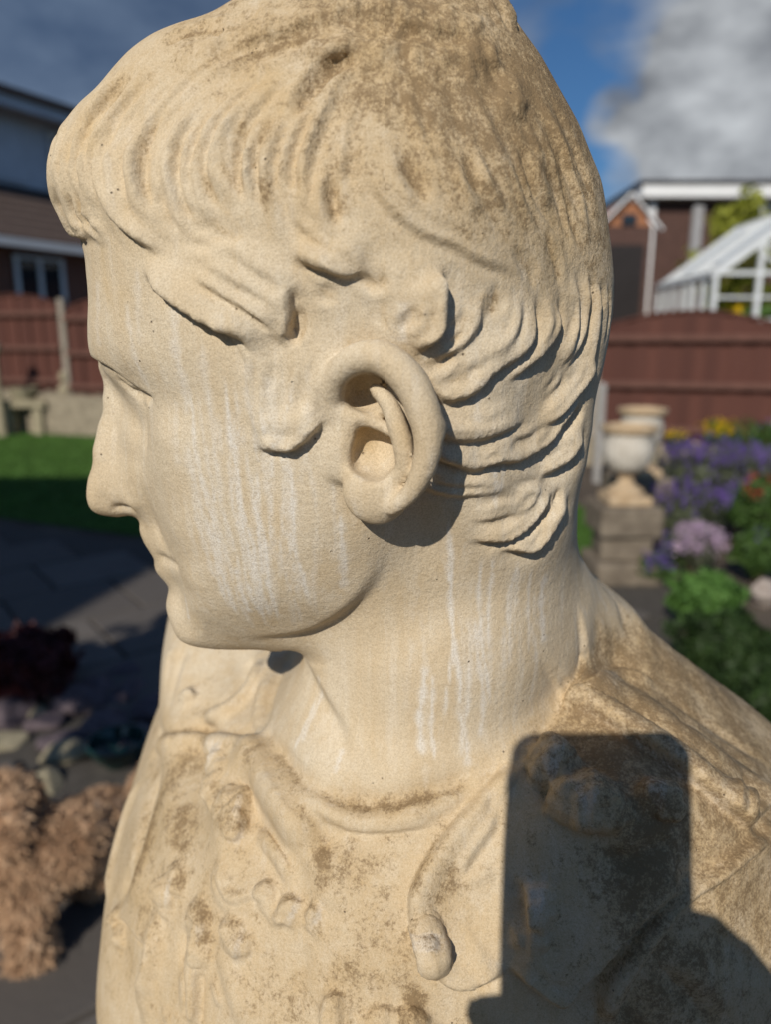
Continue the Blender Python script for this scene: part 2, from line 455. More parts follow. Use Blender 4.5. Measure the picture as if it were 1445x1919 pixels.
EAR_FLOOR = [(630,700),(680,670),(740,690),(790,760),(797,840),(775,915),(735,945),(690,955),(668,935),(656,860),(645,780)]
EC = at(705, 815, YM - 0.078)
def poly_sd(x, z, poly):
    d = np.full(len(x), 1e9); s = np.ones(len(x)); n = len(poly)
    for i in range(n):
        a = poly[i]; b = poly[i - 1]
        ex, ez = b[0] - a[0], b[1] - a[1]; wx, wz = x - a[0], z - a[1]
        t = np.clip((wx * ex + wz * ez) / (ex * ex + ez * ez), 0, 1)
        d = np.minimum(d, (wx - ex * t) ** 2 + (wz - ez * t) ** 2)
        c1 = z >= a[1]; c2 = z < b[1]; c3 = ex * wz > ez * wx
        s = np.where((c1 & c2 & c3) | (~c1 & ~c2 & ~c3), -s, s)
    return s * np.sqrt(d)
_fl = [at(px, py, YM - 0.078) for px, py in EAR_FLOOR]; EAR_POLY = [(p[0], p[2]) for p in _fl]
def ear(P, d):
    fl = poly_sd(P[:, 0], P[:, 2], EAR_POLY)
    top = (YM - P[:, 1]) - 0.0765                     # ear floor level
    prism = smax(fl + 0.0035, smax(top, -((YM - P[:, 1]) - 0.05), 0.002), 0.003)
    d = smin(d, prism, 0.003)
    lobe = ellip(P, at(706, 918, YM - 0.0755), (0.0125, 0.0066, 0.0128))
    d = smin(d, lobe, 0.005)
    d = smax(d, -ellip(P, at(702, 838, YM - 0.080), (0.0108, 0.0155, 0.0122)), 0.003)
    d = smax(d, -ellip(P, at(672, 850, YM - 0.074), (0.0050, 0.0075, 0.0065)), 0.002)
    d = smax(d, -chain(P, *SCA), 0.002)
    d = smax(d, -ellip(P, at(674, 742, YM - 0.082), (0.0112, 0.0185, 0.0084)), 0.002)
    d = smin(d, chain(P, *HELIX), 0.0025)
    d = smin(d, chain(P, *ANTI), 0.002)
    d = smin(d, chain(P, *CRUS), 0.002)
    d = smin(d, chain(P, *TRAG), 0.006)
    return d
NECK = [np.array(p) for p in [(0.032, 0.348, 0.01), (0.030, 0.346, -0.08), (0.024, 0.346, -0.14), (0.020, 0.352, -0.195), (0.018, 0.36, -0.25)]]
NECK_R = [0.046, 0.053, 0.056, 0.064, 0.08]
TRAP = [np.array(p) for p in [(.040, .362, -.105), (.072, .374, -.140), (.102, .388, -.170), (.15, .388, -.205)]]; TRAP_R = [.042, .042, .040, .036]   # slope from neck to shoulder
PRIMS = []                                            # extra relief: (function, centre, reach, blend)
def form(P):
    x, y, z = P[:, 0], P[:, 1], P[:, 2]
    Y = y - YM
    H, gx, gz = HEAD(x, z)
    d = (Y * Y - H) / np.sqrt(4 * Y * Y + gx * gx + gz * gz + 1e-5)
    H, gx, gz = FACE(x, z)
    df = (Y * Y - H) / np.sqrt(4 * Y * Y + gx * gx + gz * gz + 1e-5)
    df = np.maximum(np.maximum(df, x + 0.085), z - 0.02)
    d = smin(d, df, 0.008)
    q = P.copy(); q[:, 0] = 0.031 + (q[:, 0] - 0.031) * 0.93
    dn = np.full(len(P), 1e3)
    for i in range(len(NECK) - 1):
        a, b = NECK[i], NECK[i + 1]; ab = b - a
        t = np.clip(((q - a) @ ab) / (ab @ ab), 0, 1)
        dn = smin(dn, length(q - a - t[:, None] * ab) - (NECK_R[i] + (NECK_R[i + 1] - NECK_R[i]) * t), 0.012)
    d = smin(d, dn, 0.010)
    m = (z < -.05) & (x > -.03)
    if m.any(): d[m] = smin(d[m], chain(P[m], TRAP, TRAP_R), 0.03)
    m = z < -0.07
    if m.any():
        Pm = P[m]; w = Pm[:, 1] - tmid(Pm[:, 0])
        H, gx, gz = TORSO(Pm[:, 0], Pm[:, 2])
        dt = (w * w - H) / np.sqrt(4 * w * w + (gx - 0.84 * w) ** 2 + gz * gz + 1e-5)
        dt = smax(dt, -0.50 - Pm[:, 2], 0.004)
        d[m] = smin(d[m], dt, 0.022)
    q = P - EC; m = (q * q).sum(-1) < 0.055 ** 2
    if m.any(): d[m] = ear(P[m], d[m])
    Q = P.copy(); Q[:, 1] = 2 * YM - Q[:, 1]; m = length(Q - EC) < 0.055              # the other ear
    if m.any(): d[m] = ear(Q[m], d[m])
    lo_, hi_ = P.min(0), P.max(0)
    for fn, c, reach, k in PRIMS:
        if (c < lo_ - reach).any() or (c > hi_ + reach).any(): continue
        q = P - c; m = (q * q).sum(-1) < reach * reach
        if m.any(): d[m] = smin(d[m], fn(P[m]), k)
    return d

def sparse_nets(fn, lo, hi, h, B=4):
    """surface nets, evaluated only in blocks near the surface"""
    lo = np.asarray(lo); N = np.ceil((np.asarray(hi) - lo) / (h * B)).astype(int)
    g = np.stack(np.meshgrid(*[np.arange(n) for n in N], indexing='ij'), -1).reshape(-1, 3)
    c = lo + (g + 0.5) * (h * B)
    dv = np.concatenate([fn(c[i:i + 200000]) for i in range(0, len(c), 200000)])
    g = g[np.abs(dv) < h * B * 1.5]
    ck = g // 11; g = g[np.lexsort((ck[:, 2], ck[:, 1], ck[:, 0]))]      # keep neighbours together
    o = np.stack(np.meshgrid(*[np.arange(B + 1)] * 3, indexing='ij'), -1).reshape(-1, 3)
    NG = N * B + 2
    cid, cpos, flags = [], [], []
    K = np.array([[i, j, k] for i in (0, 1) for j in (0, 1) for k in (0, 1)])
    E = [(a, b) for a in range(8) for b in range(a + 1, 8) if np.abs(K[a] - K[b]).sum() == 1]
    for s in range(0, len(g), 1500):
        gb = g[s:s + 1500]
        idx = gb[:, None, :] * B + o[None]
        val = fn((lo + idx.reshape(-1, 3) * h)).reshape(len(gb), B + 1, B + 1, B + 1)
        cs = np.stack([val[:, i:i + B, j:j + B, k:k + B] for i, j, k in K], -1)      # corner values
        sg = cs < 0; act = sg.any(-1) & ~sg.all(-1)
        bi, ii, jj, kk = np.nonzero(act)
        if not len(bi): continue
        v = cs[act]; sv = v < 0
        acc = np.zeros((len(v), 3)); cnt = np.zeros(len(v))
        for a, b in E:
            m = sv[:, a] != sv[:, b]
            t = np.where(m, v[:, a] / np.where(m, v[:, a] - v[:, b], 1), 0)
            acc += np.where(m[:, None], K[a] + t[:, None] * (K[b] - K[a]), 0); cnt += m
        cell = gb[bi] * B + np.stack([ii, jj, kk], -1)
        cid.append((cell[:, 0] * NG[1] + cell[:, 1]) * NG[2] + cell[:, 2])
        cpos.append(lo + (cell + acc / cnt[:, None]) * h)
        flags.append(np.stack([sv[:, 0], sv[:, 4], sv[:, 2], sv[:, 1]], -1))
    cid = np.concatenate(cid); cpos = np.concatenate(cpos); flags = np.concatenate(flags)
    od = np.argsort(cid); cid, cpos, flags = cid[od], cpos[od], flags[od]
    sx, sy, sz = NG[1] * NG[2], NG[2], 1
    F = []
    for ax, (u, w) in ((0, (sy, sz)), (1, (sz, sx)), (2, (sx, sy))):
        m = flags[:, 0] != flags[:, ax + 1]
        base = cid[m]; inv = flags[m, 0]
        q = np.stack([base, base - u, base - u - w, base - w], -1)
        ix = np.searchsorted(cid, q); ix = np.clip(ix, 0, len(cid) - 1)
        ok = (cid[ix] == q).all(-1)
        ix = ix[ok]; inv = inv[ok]
        ix[inv] = ix[inv][:, ::-1] if False else ix[inv]
        ix[~inv] = ix[~inv][:, ::-1]
        F.append(ix)
    return cpos, np.concatenate(F)
def vnormals(V, F):
    n = np.cross(V[F[:, 2]] - V[F[:, 0]], V[F[:, 3]] - V[F[:, 1]])
    N = np.zeros_like(V)
    for i in range(4):
        for k in range(3): N[:, k] += np.bincount(F[:, i], n[:, k], len(V))
    return N / np.maximum(length(N), 1e-12)[:, None]
# ------------------------------------------------------------------ carving strokes (read off the photograph, laid on the form in 3D)
def zx(ox, oy, s): return lambda *p: [(ox + x / s, oy + y / s) for x, y in p]
Z1, Z2, Z3 = zx(60, 120, 4.129), zx(380, 120, 4.129), zx(280, 430, 3.6125)
Z4, Z6 = zx(660, 200, 2.89), zx(780, 650, 3.803)
A1, A2, A3 = zx(0, 0, 2.064), zx(600, 0, 2.064), zx(50, 600, 2.408)
A5, A6, P0 = zx(180, 1050, 2.007), zx(745, 1050, 2.064), zx(0, 0, 1.0)
STROKES = []
def groove(p, d=1.0, s=1.5, tap=.3): STROKES.append(('g', p, -d, s, tap, 0, 0, 0))
def ridge(p, d=1.0, s=1.5, tap=.3): STROKES.append(('g', p, d, s, tap, 0, 0, 0))
def edge(p, side, h=3.0, L=8.0, d=0.8, Ld=2.5, e=0.7, tap=.25): STROKES.append(('e', p, h, L, tap, d, Ld, e * side))
BLOBS = []
def blob(p, rx, ry, h, ang=0.0, pw=2.2): BLOBS.append((p[0], rx, ry, h, ang, pw))

# fringe
groove(Z1((1010,390),(930,520),(860,680),(850,850),(890,1030),(960,1160)), 1.7, 2.0)
edge(Z1((500,560),(490,700),(495,850),(530,1000),(600,1150),(700,1270),(850,1390),(1030,1500)), -1, 2.8, 7, 1.0, 3)
groove(Z1((330,950),(370,1130),(450,1270),(560,1360)), 1.2, 1.1)
groove(Z1((250,960),(300,1100),(380,1250),(410,1330)), 1.2, 1.1)
groove(Z1((165,950),(220,1130),(300,1260),(390,1340)), 1.0, 1.0)
edge(Z1((110,1020),(200,1180),(290,1290),(380,1345),(470,1335),(560,1365),(610,1230)), -1, 2.2, 7, 1.0, 3, tap=.12)
groove(Z1((700,560),(690,750),(700,950),(740,1100),(830,1220),(920,1290),(1000,1400)), 0.9, 1.5)
groove(Z1((980,950),(1020,1100),(1080,1230),(1160,1280)), 0.9, 1.3)
groove(Z1((1100,960),(1150,1080),(1230,1190),(1350,1260),(1440,1300)), 0.8, 1.7)
groove(Z1((780,20),(620,200),(480,380),(400,560),(340,760),(330,930)), 0.8, 2.2)
groove(Z1((700,170),(560,380),(500,560)), 0.7, 2.0)
groove(Z1((300,420),(230,560),(190,760),(200,950)), 0.9, 1.4)
groove(Z1((860,280),(760,480),(710,600)), 0.6, 1.6)
ridge(Z1((420,560),(400,750),(430,950),(500,1150)), 0.7, 2.2)
ridge(Z1((600,600),(600,800),(640,1000),(740,1180)), 0.7, 2.6)
ridge(Z1((780,560),(770,800),(800,1000),(880,1150)), 0.6, 2.0)
ridge(Z1((960,640),(950,850),(1000,1050)), 0.5, 2.0)
groove(Z1((1130,560),(1090,760),(1110,950)), 0.6, 1.8)
groove(Z1((1290,430),(1290,700),(1330,880),(1430,1080)), 0.7, 1.8)
# side of the head
groove(Z2((1250,-120),(1060,0),(940,70),(850,180),(770,290),(700,460)), 2.2, 2.2)
groove(Z2((370,360),(280,500),(250,680),(250,860),(290,980),(350,1080)), 1.5, 2.1)
groove(Z2((0,840),(60,1000),(180,1150),(330,1320)), 0.8, 1.6)
groove(Z2((1010,840),(1000,980),(1020,1150),(1060,1280)), 1.5, 2.1)
edge(Z2((640,900),(670,1080),(720,1220),(830,1330),(950,1420),(1050,1450)), -1, 1.5, 7, 0.7, 3, 1.0)
edge(Z2((660,1450),(720,1500),(800,1550),(950,1600),(1100,1635),(1260,1650),(1330,1660)), -1, 2.6, 9, 1.2, 2.5)
groove(Z2((430,660),(440,900),(480,1080),(560,1250)), 0.7, 1.8)
groove(Z2((150,560),(150,760),(170,900)), 0.6, 2.0)
ridge(Z2((340,560),(330,800),(400,1050)), 0.6, 2.2)
ridge(Z2((900,840),(890,1050),(930,1250)), 0.6, 2.6)
groove(Z2((0,1160),(150,1290),(350,1360)), 0.8, 2.2)
# temple
edge(Z3((-60,290),(0,340),(60,410),(140,480),(260,560),(400,640),(540,700),(620,740),(700,830),(740,880)), -1, 5.0, 8, 2.0, 4.0, 0.8)
edge(Z3((380,660),(480,705),(560,755),(610,820),(650,900),(660,1000)), -1, 1.3, 6, 0.4, 3, 0.7)
edge(Z3((270,335),(400,400),(520,470),(640,540),(740,600),(860,695)), -1, 2.4, 7, 2.6, 1.5, 0.5)
edge(Z3((960,380),(950,470),(955,600),(945,700),(945,790)), +1, 2.4, 8, 3.4, 3.0, 0.8)
groove(Z3((1020,520),(1020,600),(1000,680),(960,780)), 2.0, 1.6)
edge(Z3((700,1490),(760,1490),(850,1492),(950,1492),(1050,1425),(1130,1345),(1200,1265)), -1, 3.8, 9, 1.4, 3, 0.8)
groove(Z3((800,1400),(860,1360),(920,1310)), 0.9, 1.0)
groove(Z3((780,1480),(870,1465),(940,1410),(1000,1330)), 1.0, 1.0)
edge(Z3((640,860),(660,1000),(680,1150),(690,1300),(730,1430)), -1, 0.9, 6, 0.3, 4, 1.2)
groove(Z3((1000,950),(1010,1150),(980,1290)), 0.7, 2.4)
groove(Z3((870,900),(860,1100),(830,1300)), 0.5, 2.0)
groove(Z3((180,20),(330,60),(520,40)), 0.7, 2.0)
groove(Z3((1040,20),(1150,90),(1280,140)), 0.9, 2.2)
groove(Z3((1130,400),(1200,440),(1260,480)), 0.9, 2.2)
# crown and back
edge(Z4((40,200),(50,280),(70,380),(120,460),(200,560),(300,640),(420,710),(540,750),(640,810),(730,855),(850,900),(930,950)), -1, 1.9, 8, 1.0, 2.2, 0.8)
groove(Z4((250,230),(320,360),(370,450),(400,560)), 1.1, 2.2)
edge(Z4((920,140),(915,280),(950,400),(990,520),(1050,620),(1120,720),(1170,820)), +1, 1.0, 5, 1.0, 2, 0.6)
edge(Z4((470,860),(500,940),(508,1040),(500,1150),(480,1230),(420,1290),(340,1345)), +1, 4.6, 10, 2.2, 5, 0.9)
groove(Z4((440,1080),(410,1200),(330,1270)), 1.2, 1.2)
groove(Z4((345,1070),(325,1150),(270,1220)), 1.2, 1.8)
groove(Z4((170,1030),(165,1150),(190,1230)), 0.9, 1.2)
groove(Z4((60,900),(130,960),(200,900)), 0.9, 1.8)
edge(Z4((710,1030),(700,1120),(680,1200),(600,1290),(480,1370),(400,1400)), +1, 2.2, 7, 1.0, 3)
groove(Z4((620,1090),(590,1230),(500,1310)), 1.1, 1.5)
edge(Z4((990,980),(990,1080),(985,1170),(950,1290),(870,1370),(770,1440)) + Z6((430,320),(300,372),(160,382)), +1, 3.2, 9, 1.3, 3, 0.8)
edge(Z4((1100,1030),(1117,1120),(1112,1190),(1080,1270),(990,1370),(900,1450),(830,1500)), +1, 3.0, 8, 1.3, 3, 0.8)
edge(Z4((1200,880),(1218,1000),(1215,1120),(1205,1240),(1170,1340),(1120,1430)), +1, 2.2, 6, 1.2, 2.5, 0.7)
edge(Z4((1280,880),(1287,1000),(1280,1130),(1255,1240),(1205,1340),(1145,1450)), +1, 2.6, 6, 1.2, 2.5, 0.7)
edge(Z4((1340,930),(1342,1050),(1335,1180),(1315,1310),(1275,1440)), +1, 2.2, 5, 1.0, 2, 0.6)
groove(Z4((1390,950),(1395,1100),(1370,1300)), 1.0, 1.0)
groove(Z4((1160,200),(1200,350),(1280,520)), 0.9, 1.3)
groove(Z4((1040,640),(1110,860),(1130,1000)), 0.9, 1.6)
groove(Z4((870,740),(960,880),(1000,1000)), 0.9, 1.8)
groove(Z4((1080,150),(1110,300),(1190,620),(1260,800)), 0.8, 1.4)
groove(Z4((610,240),(660,370),(700,470)), 0.9, 1.6)
ridge(Z4((560,300),(620,460),(680,600)), 0.6, 3.0)
ridge(Z4((980,200),(1010,380),(1080,560)), 0.6, 2.4)
ridge(Z4((1060,980),(1055,1150),(1010,1280),(930,1370)), 0.8, 2.2)
ridge(Z4((880,1000),(880,1130),(820,1260),(700,1350)), 0.9, 3.0)
groove(Z4((790,960),(770,1080),(740,1150)), 1.2, 1.4)
edge(Z6((1290,0),(1262,150),(1180,290),(1060,420),(940,530),(850,590)), +1, 3.6, 8, 1.4, 4, 0.8)
edge(Z6((180,640),(280,655),(420,655),(560,620),(720,560),(800,500)), -1, 3.0, 8, 1.2, 3, 0.7)
edge(Z6((150,800),(260,840),(380,870),(470,865),(580,820),(720,810),(850,740),(960,650),(1050,540),(1130,440),(1250,290)), -1, 3.6, 9, 1.4, 3, 0.8)
groove(Z6((380,780),(480,785),(590,750)), 1.0, 1.0)
edge(Z6((80,910),(200,970),(350,985),(480,985),(620,990)), -1, 1.7, 5, 0.8, 2, 0.6)
edge(Z6((50,1010),(250,1060),(400,1060),(540,1045),(720,1000)), -1, 1.9, 5, 0.8, 2, 0.6)
edge(Z6((870,930),(980,880),(1080,820),(1150,720),(1200,570)), -1, 3.4, 8, 2.0, 5, 0.8)
edge(Z6((370,1245),(500,1235),(620,1200),(720,1190),(800,1130),(860,1040),(900,960)), -1, 1.8, 6, 1.0, 2.5, 0.7)
edge(Z6((370,1392),(500,1385),(620,1380),(720,1330),(830,1250),(900,1150),(960,1050),(980,970)), -1, 3.6, 8, 1.8, 4, 0.8)
groove(Z6((850,1250),(940,1190),(1000,1110),(1035,990)), 1.6, 1.4)
edge(Z6((560,1458),(700,1450),(810,1462),(900,1400),(970,1300),(1060,1150),(1085,1040)), -1, 3.6, 8, 2.0, 5, 0.8)
groove(Z6((1000,630),(1100,545),(1200,420)), 2.0, 1.8)
ridge(Z6((160,540),(320,565),(500,530),(680,450)), 0.9, 3.2)
ridge(Z6((700,1050),(830,1010),(900,1050)), 0.5, 2)
groove(Z6((160,470),(300,500),(460,480)), 0.9, 1.4)
groove(Z6((140,240),(260,240),(380,180),(470,100)), 1.0, 1.5)
groove(Z6((50,120),(160,130),(300,40)), 0.9, 1.5)
groove(Z6((640,690),(760,690),(860,620)), 0.9, 1.8)
groove(Z6((1080,180),(1000,300),(880,420)), 1.0, 1.6)
# top of the head: long shallow waves
for q_, rx_, ry_, h_, an_ in (((560,30),60,26,3.0,.3),((700,20),70,24,3.5,0),((830,40),55,24,3.0,-.3),((880,110),50,26,2.5,-.7),((470,70),50,22,2.5,.4),((640,90),60,22,2.5,.2),((770,110),55,24,2.5,-.2),((390,110),45,20,2.2,.6),((955,190),40,22,2.0,-1.0)):
    blob([q_], rx_ * 1.15, ry_ * 1.2, h_ * .62, an_)
groove(P0((520,40),(460,80),(380,120),(330,170)), .7, 2.2, .4); groove(P0((800,30),(760,90),(770,160)), .6, 2.4, .4); groove(P0((900,50),(910,120),(950,200)), .6, 2.4, .4)
edge(A1((640,990),(560,930),(470,860)), +1, 0.5, 5, 0.2, 2)
edge(A2((690,-20),(740,60),(770,130)), +1, 2.5, 9, 1.0, 3)
groove(A1((1000,60),(900,100),(720,130),(560,210)), 1.0, 2.4)
groove(A1((1250,120),(1080,170),(900,240)), 1.0, 2.6)
HAIR0 = list(STROKES)
for k_ in range(7):
    groove(Z3((700 + 70 * k_, 780 + 10 * k_), (715 + 62 * k_, 960), (735 + 52 * k_, 1150), (770 + 36 * k_, 1330 - 12 * k_)), 1.05, 1.2, .4)
def offs(p, d):
    p = np.array(p, float); tn = np.gradient(p, axis=0); tn /= np.maximum(length(tn), 1e-6)[:, None]
    return [tuple(q) for q in p + np.stack([-tn[:, 1], tn[:, 0]], -1) * d]
for i, st in enumerate(HAIR0):                        # finer strands running beside the traced ones
    sg = (1 if st[7] > 0 else -1)
    ds = (sg * 15, sg * 29) if st[0] == 'e' else (-13, 13)
    for d in ds:
        q = offs(st[1], d + rng.normal(0, 2.5))
        c = curve(q, 5); a0 = int(rng.uniform(0, .2) * len(c)); a1 = len(c) - int(rng.uniform(0, .25) * len(c))
        c = c[a0:a1:3]
        if len(c) >= 3: groove([tuple(v) for v in c], rng.uniform(.35, .75), rng.uniform(1.0, 1.6), .45)
def family(guides, n, d0, d1, s0, s1):
    G = np.array(guides, float)
    for i in range(n):
        u = np.clip((i + rng.uniform(-.35, .35)) / (n - 1), 0, 1) * (len(G) - 1); a = min(int(u), len(G) - 2); f_ = u - a
        c = curve(G[a] * (1 - f_) + G[a + 1] * f_, 5); i0 = int(rng.uniform(0, .3) * len(c)); i1 = len(c) - int(rng.uniform(0, .2) * len(c))
        c = c[i0:i1:3]
        if len(c) >= 3:
            q = [tuple(v) for v in c]
            (groove if rng.random() < .72 else ridge)(q, rng.uniform(d0, d1), rng.uniform(s0, s1), .4)
family([[(230,110),(150,230),(125,330),(140,420)], [(330,90),(230,200),(185,310),(215,415)], [(430,100),(320,210),(275,320),(310,440)],
        [(540,120),(430,230),(400,330),(450,460)], [(640,120),(560,230),(530,340),(580,480)], [(720,130),(670,250),(660,370),(680,480)]], 36, .65, 1.15, 1.0, 1.8)
family([[(720,110),(750,250),(800,350),(880,420)], [(790,110),(820,230),(880,350),(960,480)], [(870,90),(910,220),(970,350),(1030,500)], [(950,110),(1010,230),(1060,360),(1090,520)], [(1010,150),(1070,260),(1108,370),(1130,520)]], 20, .3, .7, 1.3, 2.4)
family([[(330,470),(400,520),(480,560),(540,610)], [(420,430),(500,490),(560,540),(600,600)], [(520,430),(600,500),(660,540),(690,610)], [(640,420),(700,500),(730,570),(740,620)]], 12, .3, .6, 1.2, 2.0)
STROKES[:] = [('c' if t == 'g' and h < 0 else t, p, h * 2.05 if t == 'g' else h * 1.05, w, tp_, d * 1.3, Ld, max(abs(e), 1.25) * (1 if e > 0 else -1)) for t, p, h, w, tp_, d, Ld, e in STROKES]
# brow, eye, nose, mouth, jaw
edge(A3((290,170),(330,192),(400,232),(470,285),(540,335),(590,372)), -1, 0.9, 7, 1.8, 4.0, 1.8, tap=.2)
groove(A3((385,245),(430,290),(480,330),(530,348),(575,365)), 2.0, 0.9, .2)
groove(P0((292,1041),(312,1050),(335,1064)), 1.5, 1.2, .2)
groove(P0((312,1110),(345,1110)), .7, 2.4, .3)
groove(A3((455,300),(500,350),(530,400),(545,440)), 1.0, 1.5, .3)
groove(A3((525,370),(535,500),(530,620)), 1.0, 2.0, .3)
groove(A3((375,868),(420,850),(490,862)), 2.4, 1.6, .3)
groove(A3((480,720),(455,770),(465,830)), 0.8, 1.6, .3)
groove(A3((530,780),(560,880),(600,980),(660,1080)), 1.1, 2.6, .3)
edge(P0((430,1199),(520,1193),(590,1178),(650,1143),(692,1098),(714,1045),(716,1000)), -1, 1.8, 16, 3.6, 11, 5.0, tap=.45)
# neck and collar
edge(P0((566,1225),(600,1290),(636,1350),(652,1392),(640,1430),(605,1465)), -1, 1.4, 16, 2.4, 9, 4.5, tap=.35)
groove(A5((640,640),(680,720),(740,790),(850,872),(960,912),(1080,917),(1200,893),(1330,852),(1445,812)), 2.8, 3.2, .08)
ridge(A5((790,890),(880,945),(1000,968),(1150,955),(1300,915),(1420,870)), 1.6, 3.5, .15)
groove(A5((900,945),(1050,955),(1200,935),(1400,875)), 0.8, 1.0)
edge(A5((860,975),(960,1015),(1080,1022),(1200,1010),(1310,985)), -1, 1.6, 6, 0.8, 3, 0.8)
NS0, NB0 = len(STROKES), len(BLOBS)
edge(P0((900,1474),(960,1440),(1012,1390),(1060,1310),(1088,1215),(1082,1120)), +1, 1.6, 12, .5, 4, 2.2, tap=.2)
# chest relief on the left
blob(A5((445,712)), 24, 20, 3.5); blob(A5((440,810)), 26, 60, 3.0)
ridge(A5((520,690),(600,740),(680,860),(770,980),(830,1090)), 5.0, 8.5, .2)
ridge(A5((840,1060),(870,1200),(860,1330)), 2.0, 6, .3)
groove(A5((660,700),(740,830),(830,980),(880,1120),(890,1230)), 2.6, 4.0, .25)
blob(A5((525,960)), 26, 46, 4.5, 0.2); blob(A5((500,890)), 16, 20, 2.5)
ridge(A5((610,1010),(680,1080),(730,1170),(745,1230)), 2.4, 3.0)
edge(A5((470,1120),(450,1200),(500,1290),(600,1270),(640,1340)), -1, 1.8, 8, 0.5, 3)
blob(A5((650,1275)), 18, 28, 3.0); blob(A5((735,1320)), 34, 20, 4.5, -0.6); blob(A5((825,1350)), 16, 26, 2.5)
blob(A5((265,1255)), 30, 32, 5.5); blob(A5((300,1210)), 26, 24, 3.0)
blob(A5((385,1390)), 26, 48, 4.5, -0.15); blob(A5((400,1475)), 20, 16, 2.5)
blob(A5((530,1430)), 28, 34, 4.5, 0.3); blob(A5((500,1385)), 20, 18, 3.0)
edge(A5((215,1310),(190,1450),(165,1600),(165,1750)), -1, 2.4, 8, 1.2, 3)
groove(A5((330,1370),(320,1500),(325,1744)), 2.2, 2.2, .15)
ridge(A5((360,1500),(360,1744)), 2.0, 4.0, .15)
groove(A5((395,1540),(390,1744)), 1.8, 1.8, .15)
ridge(A5((440,1560),(470,1690)), 1.4, 2.0)
groove(A5((780,1420),(770,1560),(740,1700)), 1.0, 3.0)
blob(A5((90,1390)), 34, 28, 3.5); edge(A5((40,1370),(100,1350),(160,1420),(190,1480)), -1, 1.6, 7, 1.0, 3)
# rolled edge and folds of the cloak on the far shoulder
ridge(A5((220,700),(330,668),(480,680),(560,690),(640,730)), 2.6, 4.0, .2)
groove(A5((230,650),(400,640),(560,650),(640,680)), 1.8, 3.0, .2)
groove(A5((250,780),(190,950),(130,1150),(80,1300)), 2.4, 4.0, .2)
ridge(A5((180,800),(110,960),(60,1150),(40,1300)), 2.4, 4.0, .2)
blob(A5((345,515)), 17, 18, 4.5)
ridge(A5((610,370),(590,460),(520,540),(440,585),(390,590)), 3.0, 3.2, .2)
groove(A5((590,340),(550,450),(480,530),(400,560)), 1.8, 2.6, .25)
groove(A5((340,300),(300,420),(260,620)), 1.8, 2.6, .2)
ridge(A5((290,280),(265,420),(248,560)), 1.6, 2.6, .2)
groove(A5((730,330),(680,430),(640,560),(640,680)), 2.0, 3.4, .2)
ridge(A5((690,330),(640,430),(600,560)), 1.6, 4.0, .2)
# shoulder flap with its knob and bosses
edge(A6((440,760),(390,830),(250,980),(130,1130),(62,1260),(50,1350),(80,1500),(170,1620),(260,1650),(380,1610),(440,1570)), -1, 3.6, 16, 1.2, 4, 0.9, tap=.08)
edge(A6((420,1560),(520,1640),(640,1715),(720,1640),(820,1550),(940,1420),(1060,1310),(1140,1260)), -1, 3.6, 14, 1.4, 4, 0.9, tap=.1)
groove(A6((470,1530),(560,1600),(640,1640),(720,1570),(820,1470)), 1.2, 1.6)
blob(A6((122,1480)), 26, 40, 7.0, -0.15); groove(A6((100,1430),(140,1470),(150,1540)), 1.6, 1.0)
edge(A6((395,960),(380,1040),(310,1130),(245,1235)), +1, 1.8, 9, 0.8, 3)
ridge(A6((250,1240),(320,1220),(380,1190)), 1.2, 1.8)
groove(A6((360,850),(350,960)), 1.4, 1.6)
blob(A6((600,805)), 48, 50, 12.0, 0, 3.0)
blob(A6((740,945)), 72, 58, 13.0, 0.2, 2.6)
blob(A6((1010,925)), 40, 32, 9.0, 0.2, 3.0)
blob(A6((540,1330)), 30, 40, 6.0); blob(A6((520,1450)), 28, 36, 2.5)
groove(A6((760,1130),(900,1160),(1000,1110),(1080,1070)), 1.6, 3)
groove(A6((430,1200),(480,1340),(470,1480)), 1.4, 2.2)
ridge(A6((790,1794),(830,1680),(900,1560),(1000,1430),(1130,1290),(1250,1220),(1445,1065)), 2.8, 2.8, .08)
groove(A6((740,1794),(790,1640),(880,1520),(1000,1390),(1120,1270),(1300,1140),(1445,1030)), 2.4, 3.0, .08)
groove(A6((870,1794),(930,1650),(1020,1500),(1160,1330),(1300,1230),(1445,1110)), 1.6, 2.4, .08)
groove(A6((980,1560),(1120,1680),(1200,1794)), 1.6, 2.6); groove(A6((1190,1400),(1330,1520),(1445,1640)), 1.6, 2.6)
ridge(A6((1060,1500),(1220,1640),(1300,1760)), 1.4, 5.0)
# shoulder strap
edge(A6((640,560),(690,552),(850,640),(1000,740),(1150,850),(1270,950),(1365,1035)), -1, 4.2, 22, 1.0, 4, 0.9, tap=.06)
edge(A6((1365,1035),(1400,990),(1460,930)), -1, 3.2, 12, 0.8, 3, 0.8, tap=.1)
edge(A6((690,552),(740,480),(830,425),(920,430),(1000,475)), +1, 2.2, 14, 0.8, 4, 1.2, tap=.15)
ridge(A6((1285,870),(1275,930),(1310,985)), 2.2, 2.0); ridge(A6((1330,880),(1320,950),(1350,1005)), 1.8, 1.8)
groove(A6((1090,640),(1140,600)), 1.2, 1.5); ridge(A6((900,560),(1050,660),(1200,780)), 1.0, 5)
groove(A6((1000,500),(1150,600),(1300,700),(1445,790)), 1.4, 3.0)
groove(A6((850,150),(880,230),(890,300)), 0.8, 3.0)
# lower rim relief
blob(A5((900,1700)), 32, 36, 5.0, 0, 2.6); blob(A5((1140,1760)), 66, 40, 4.5, 0, 2.6); blob(A5((300,1760)), 30, 26, 3)

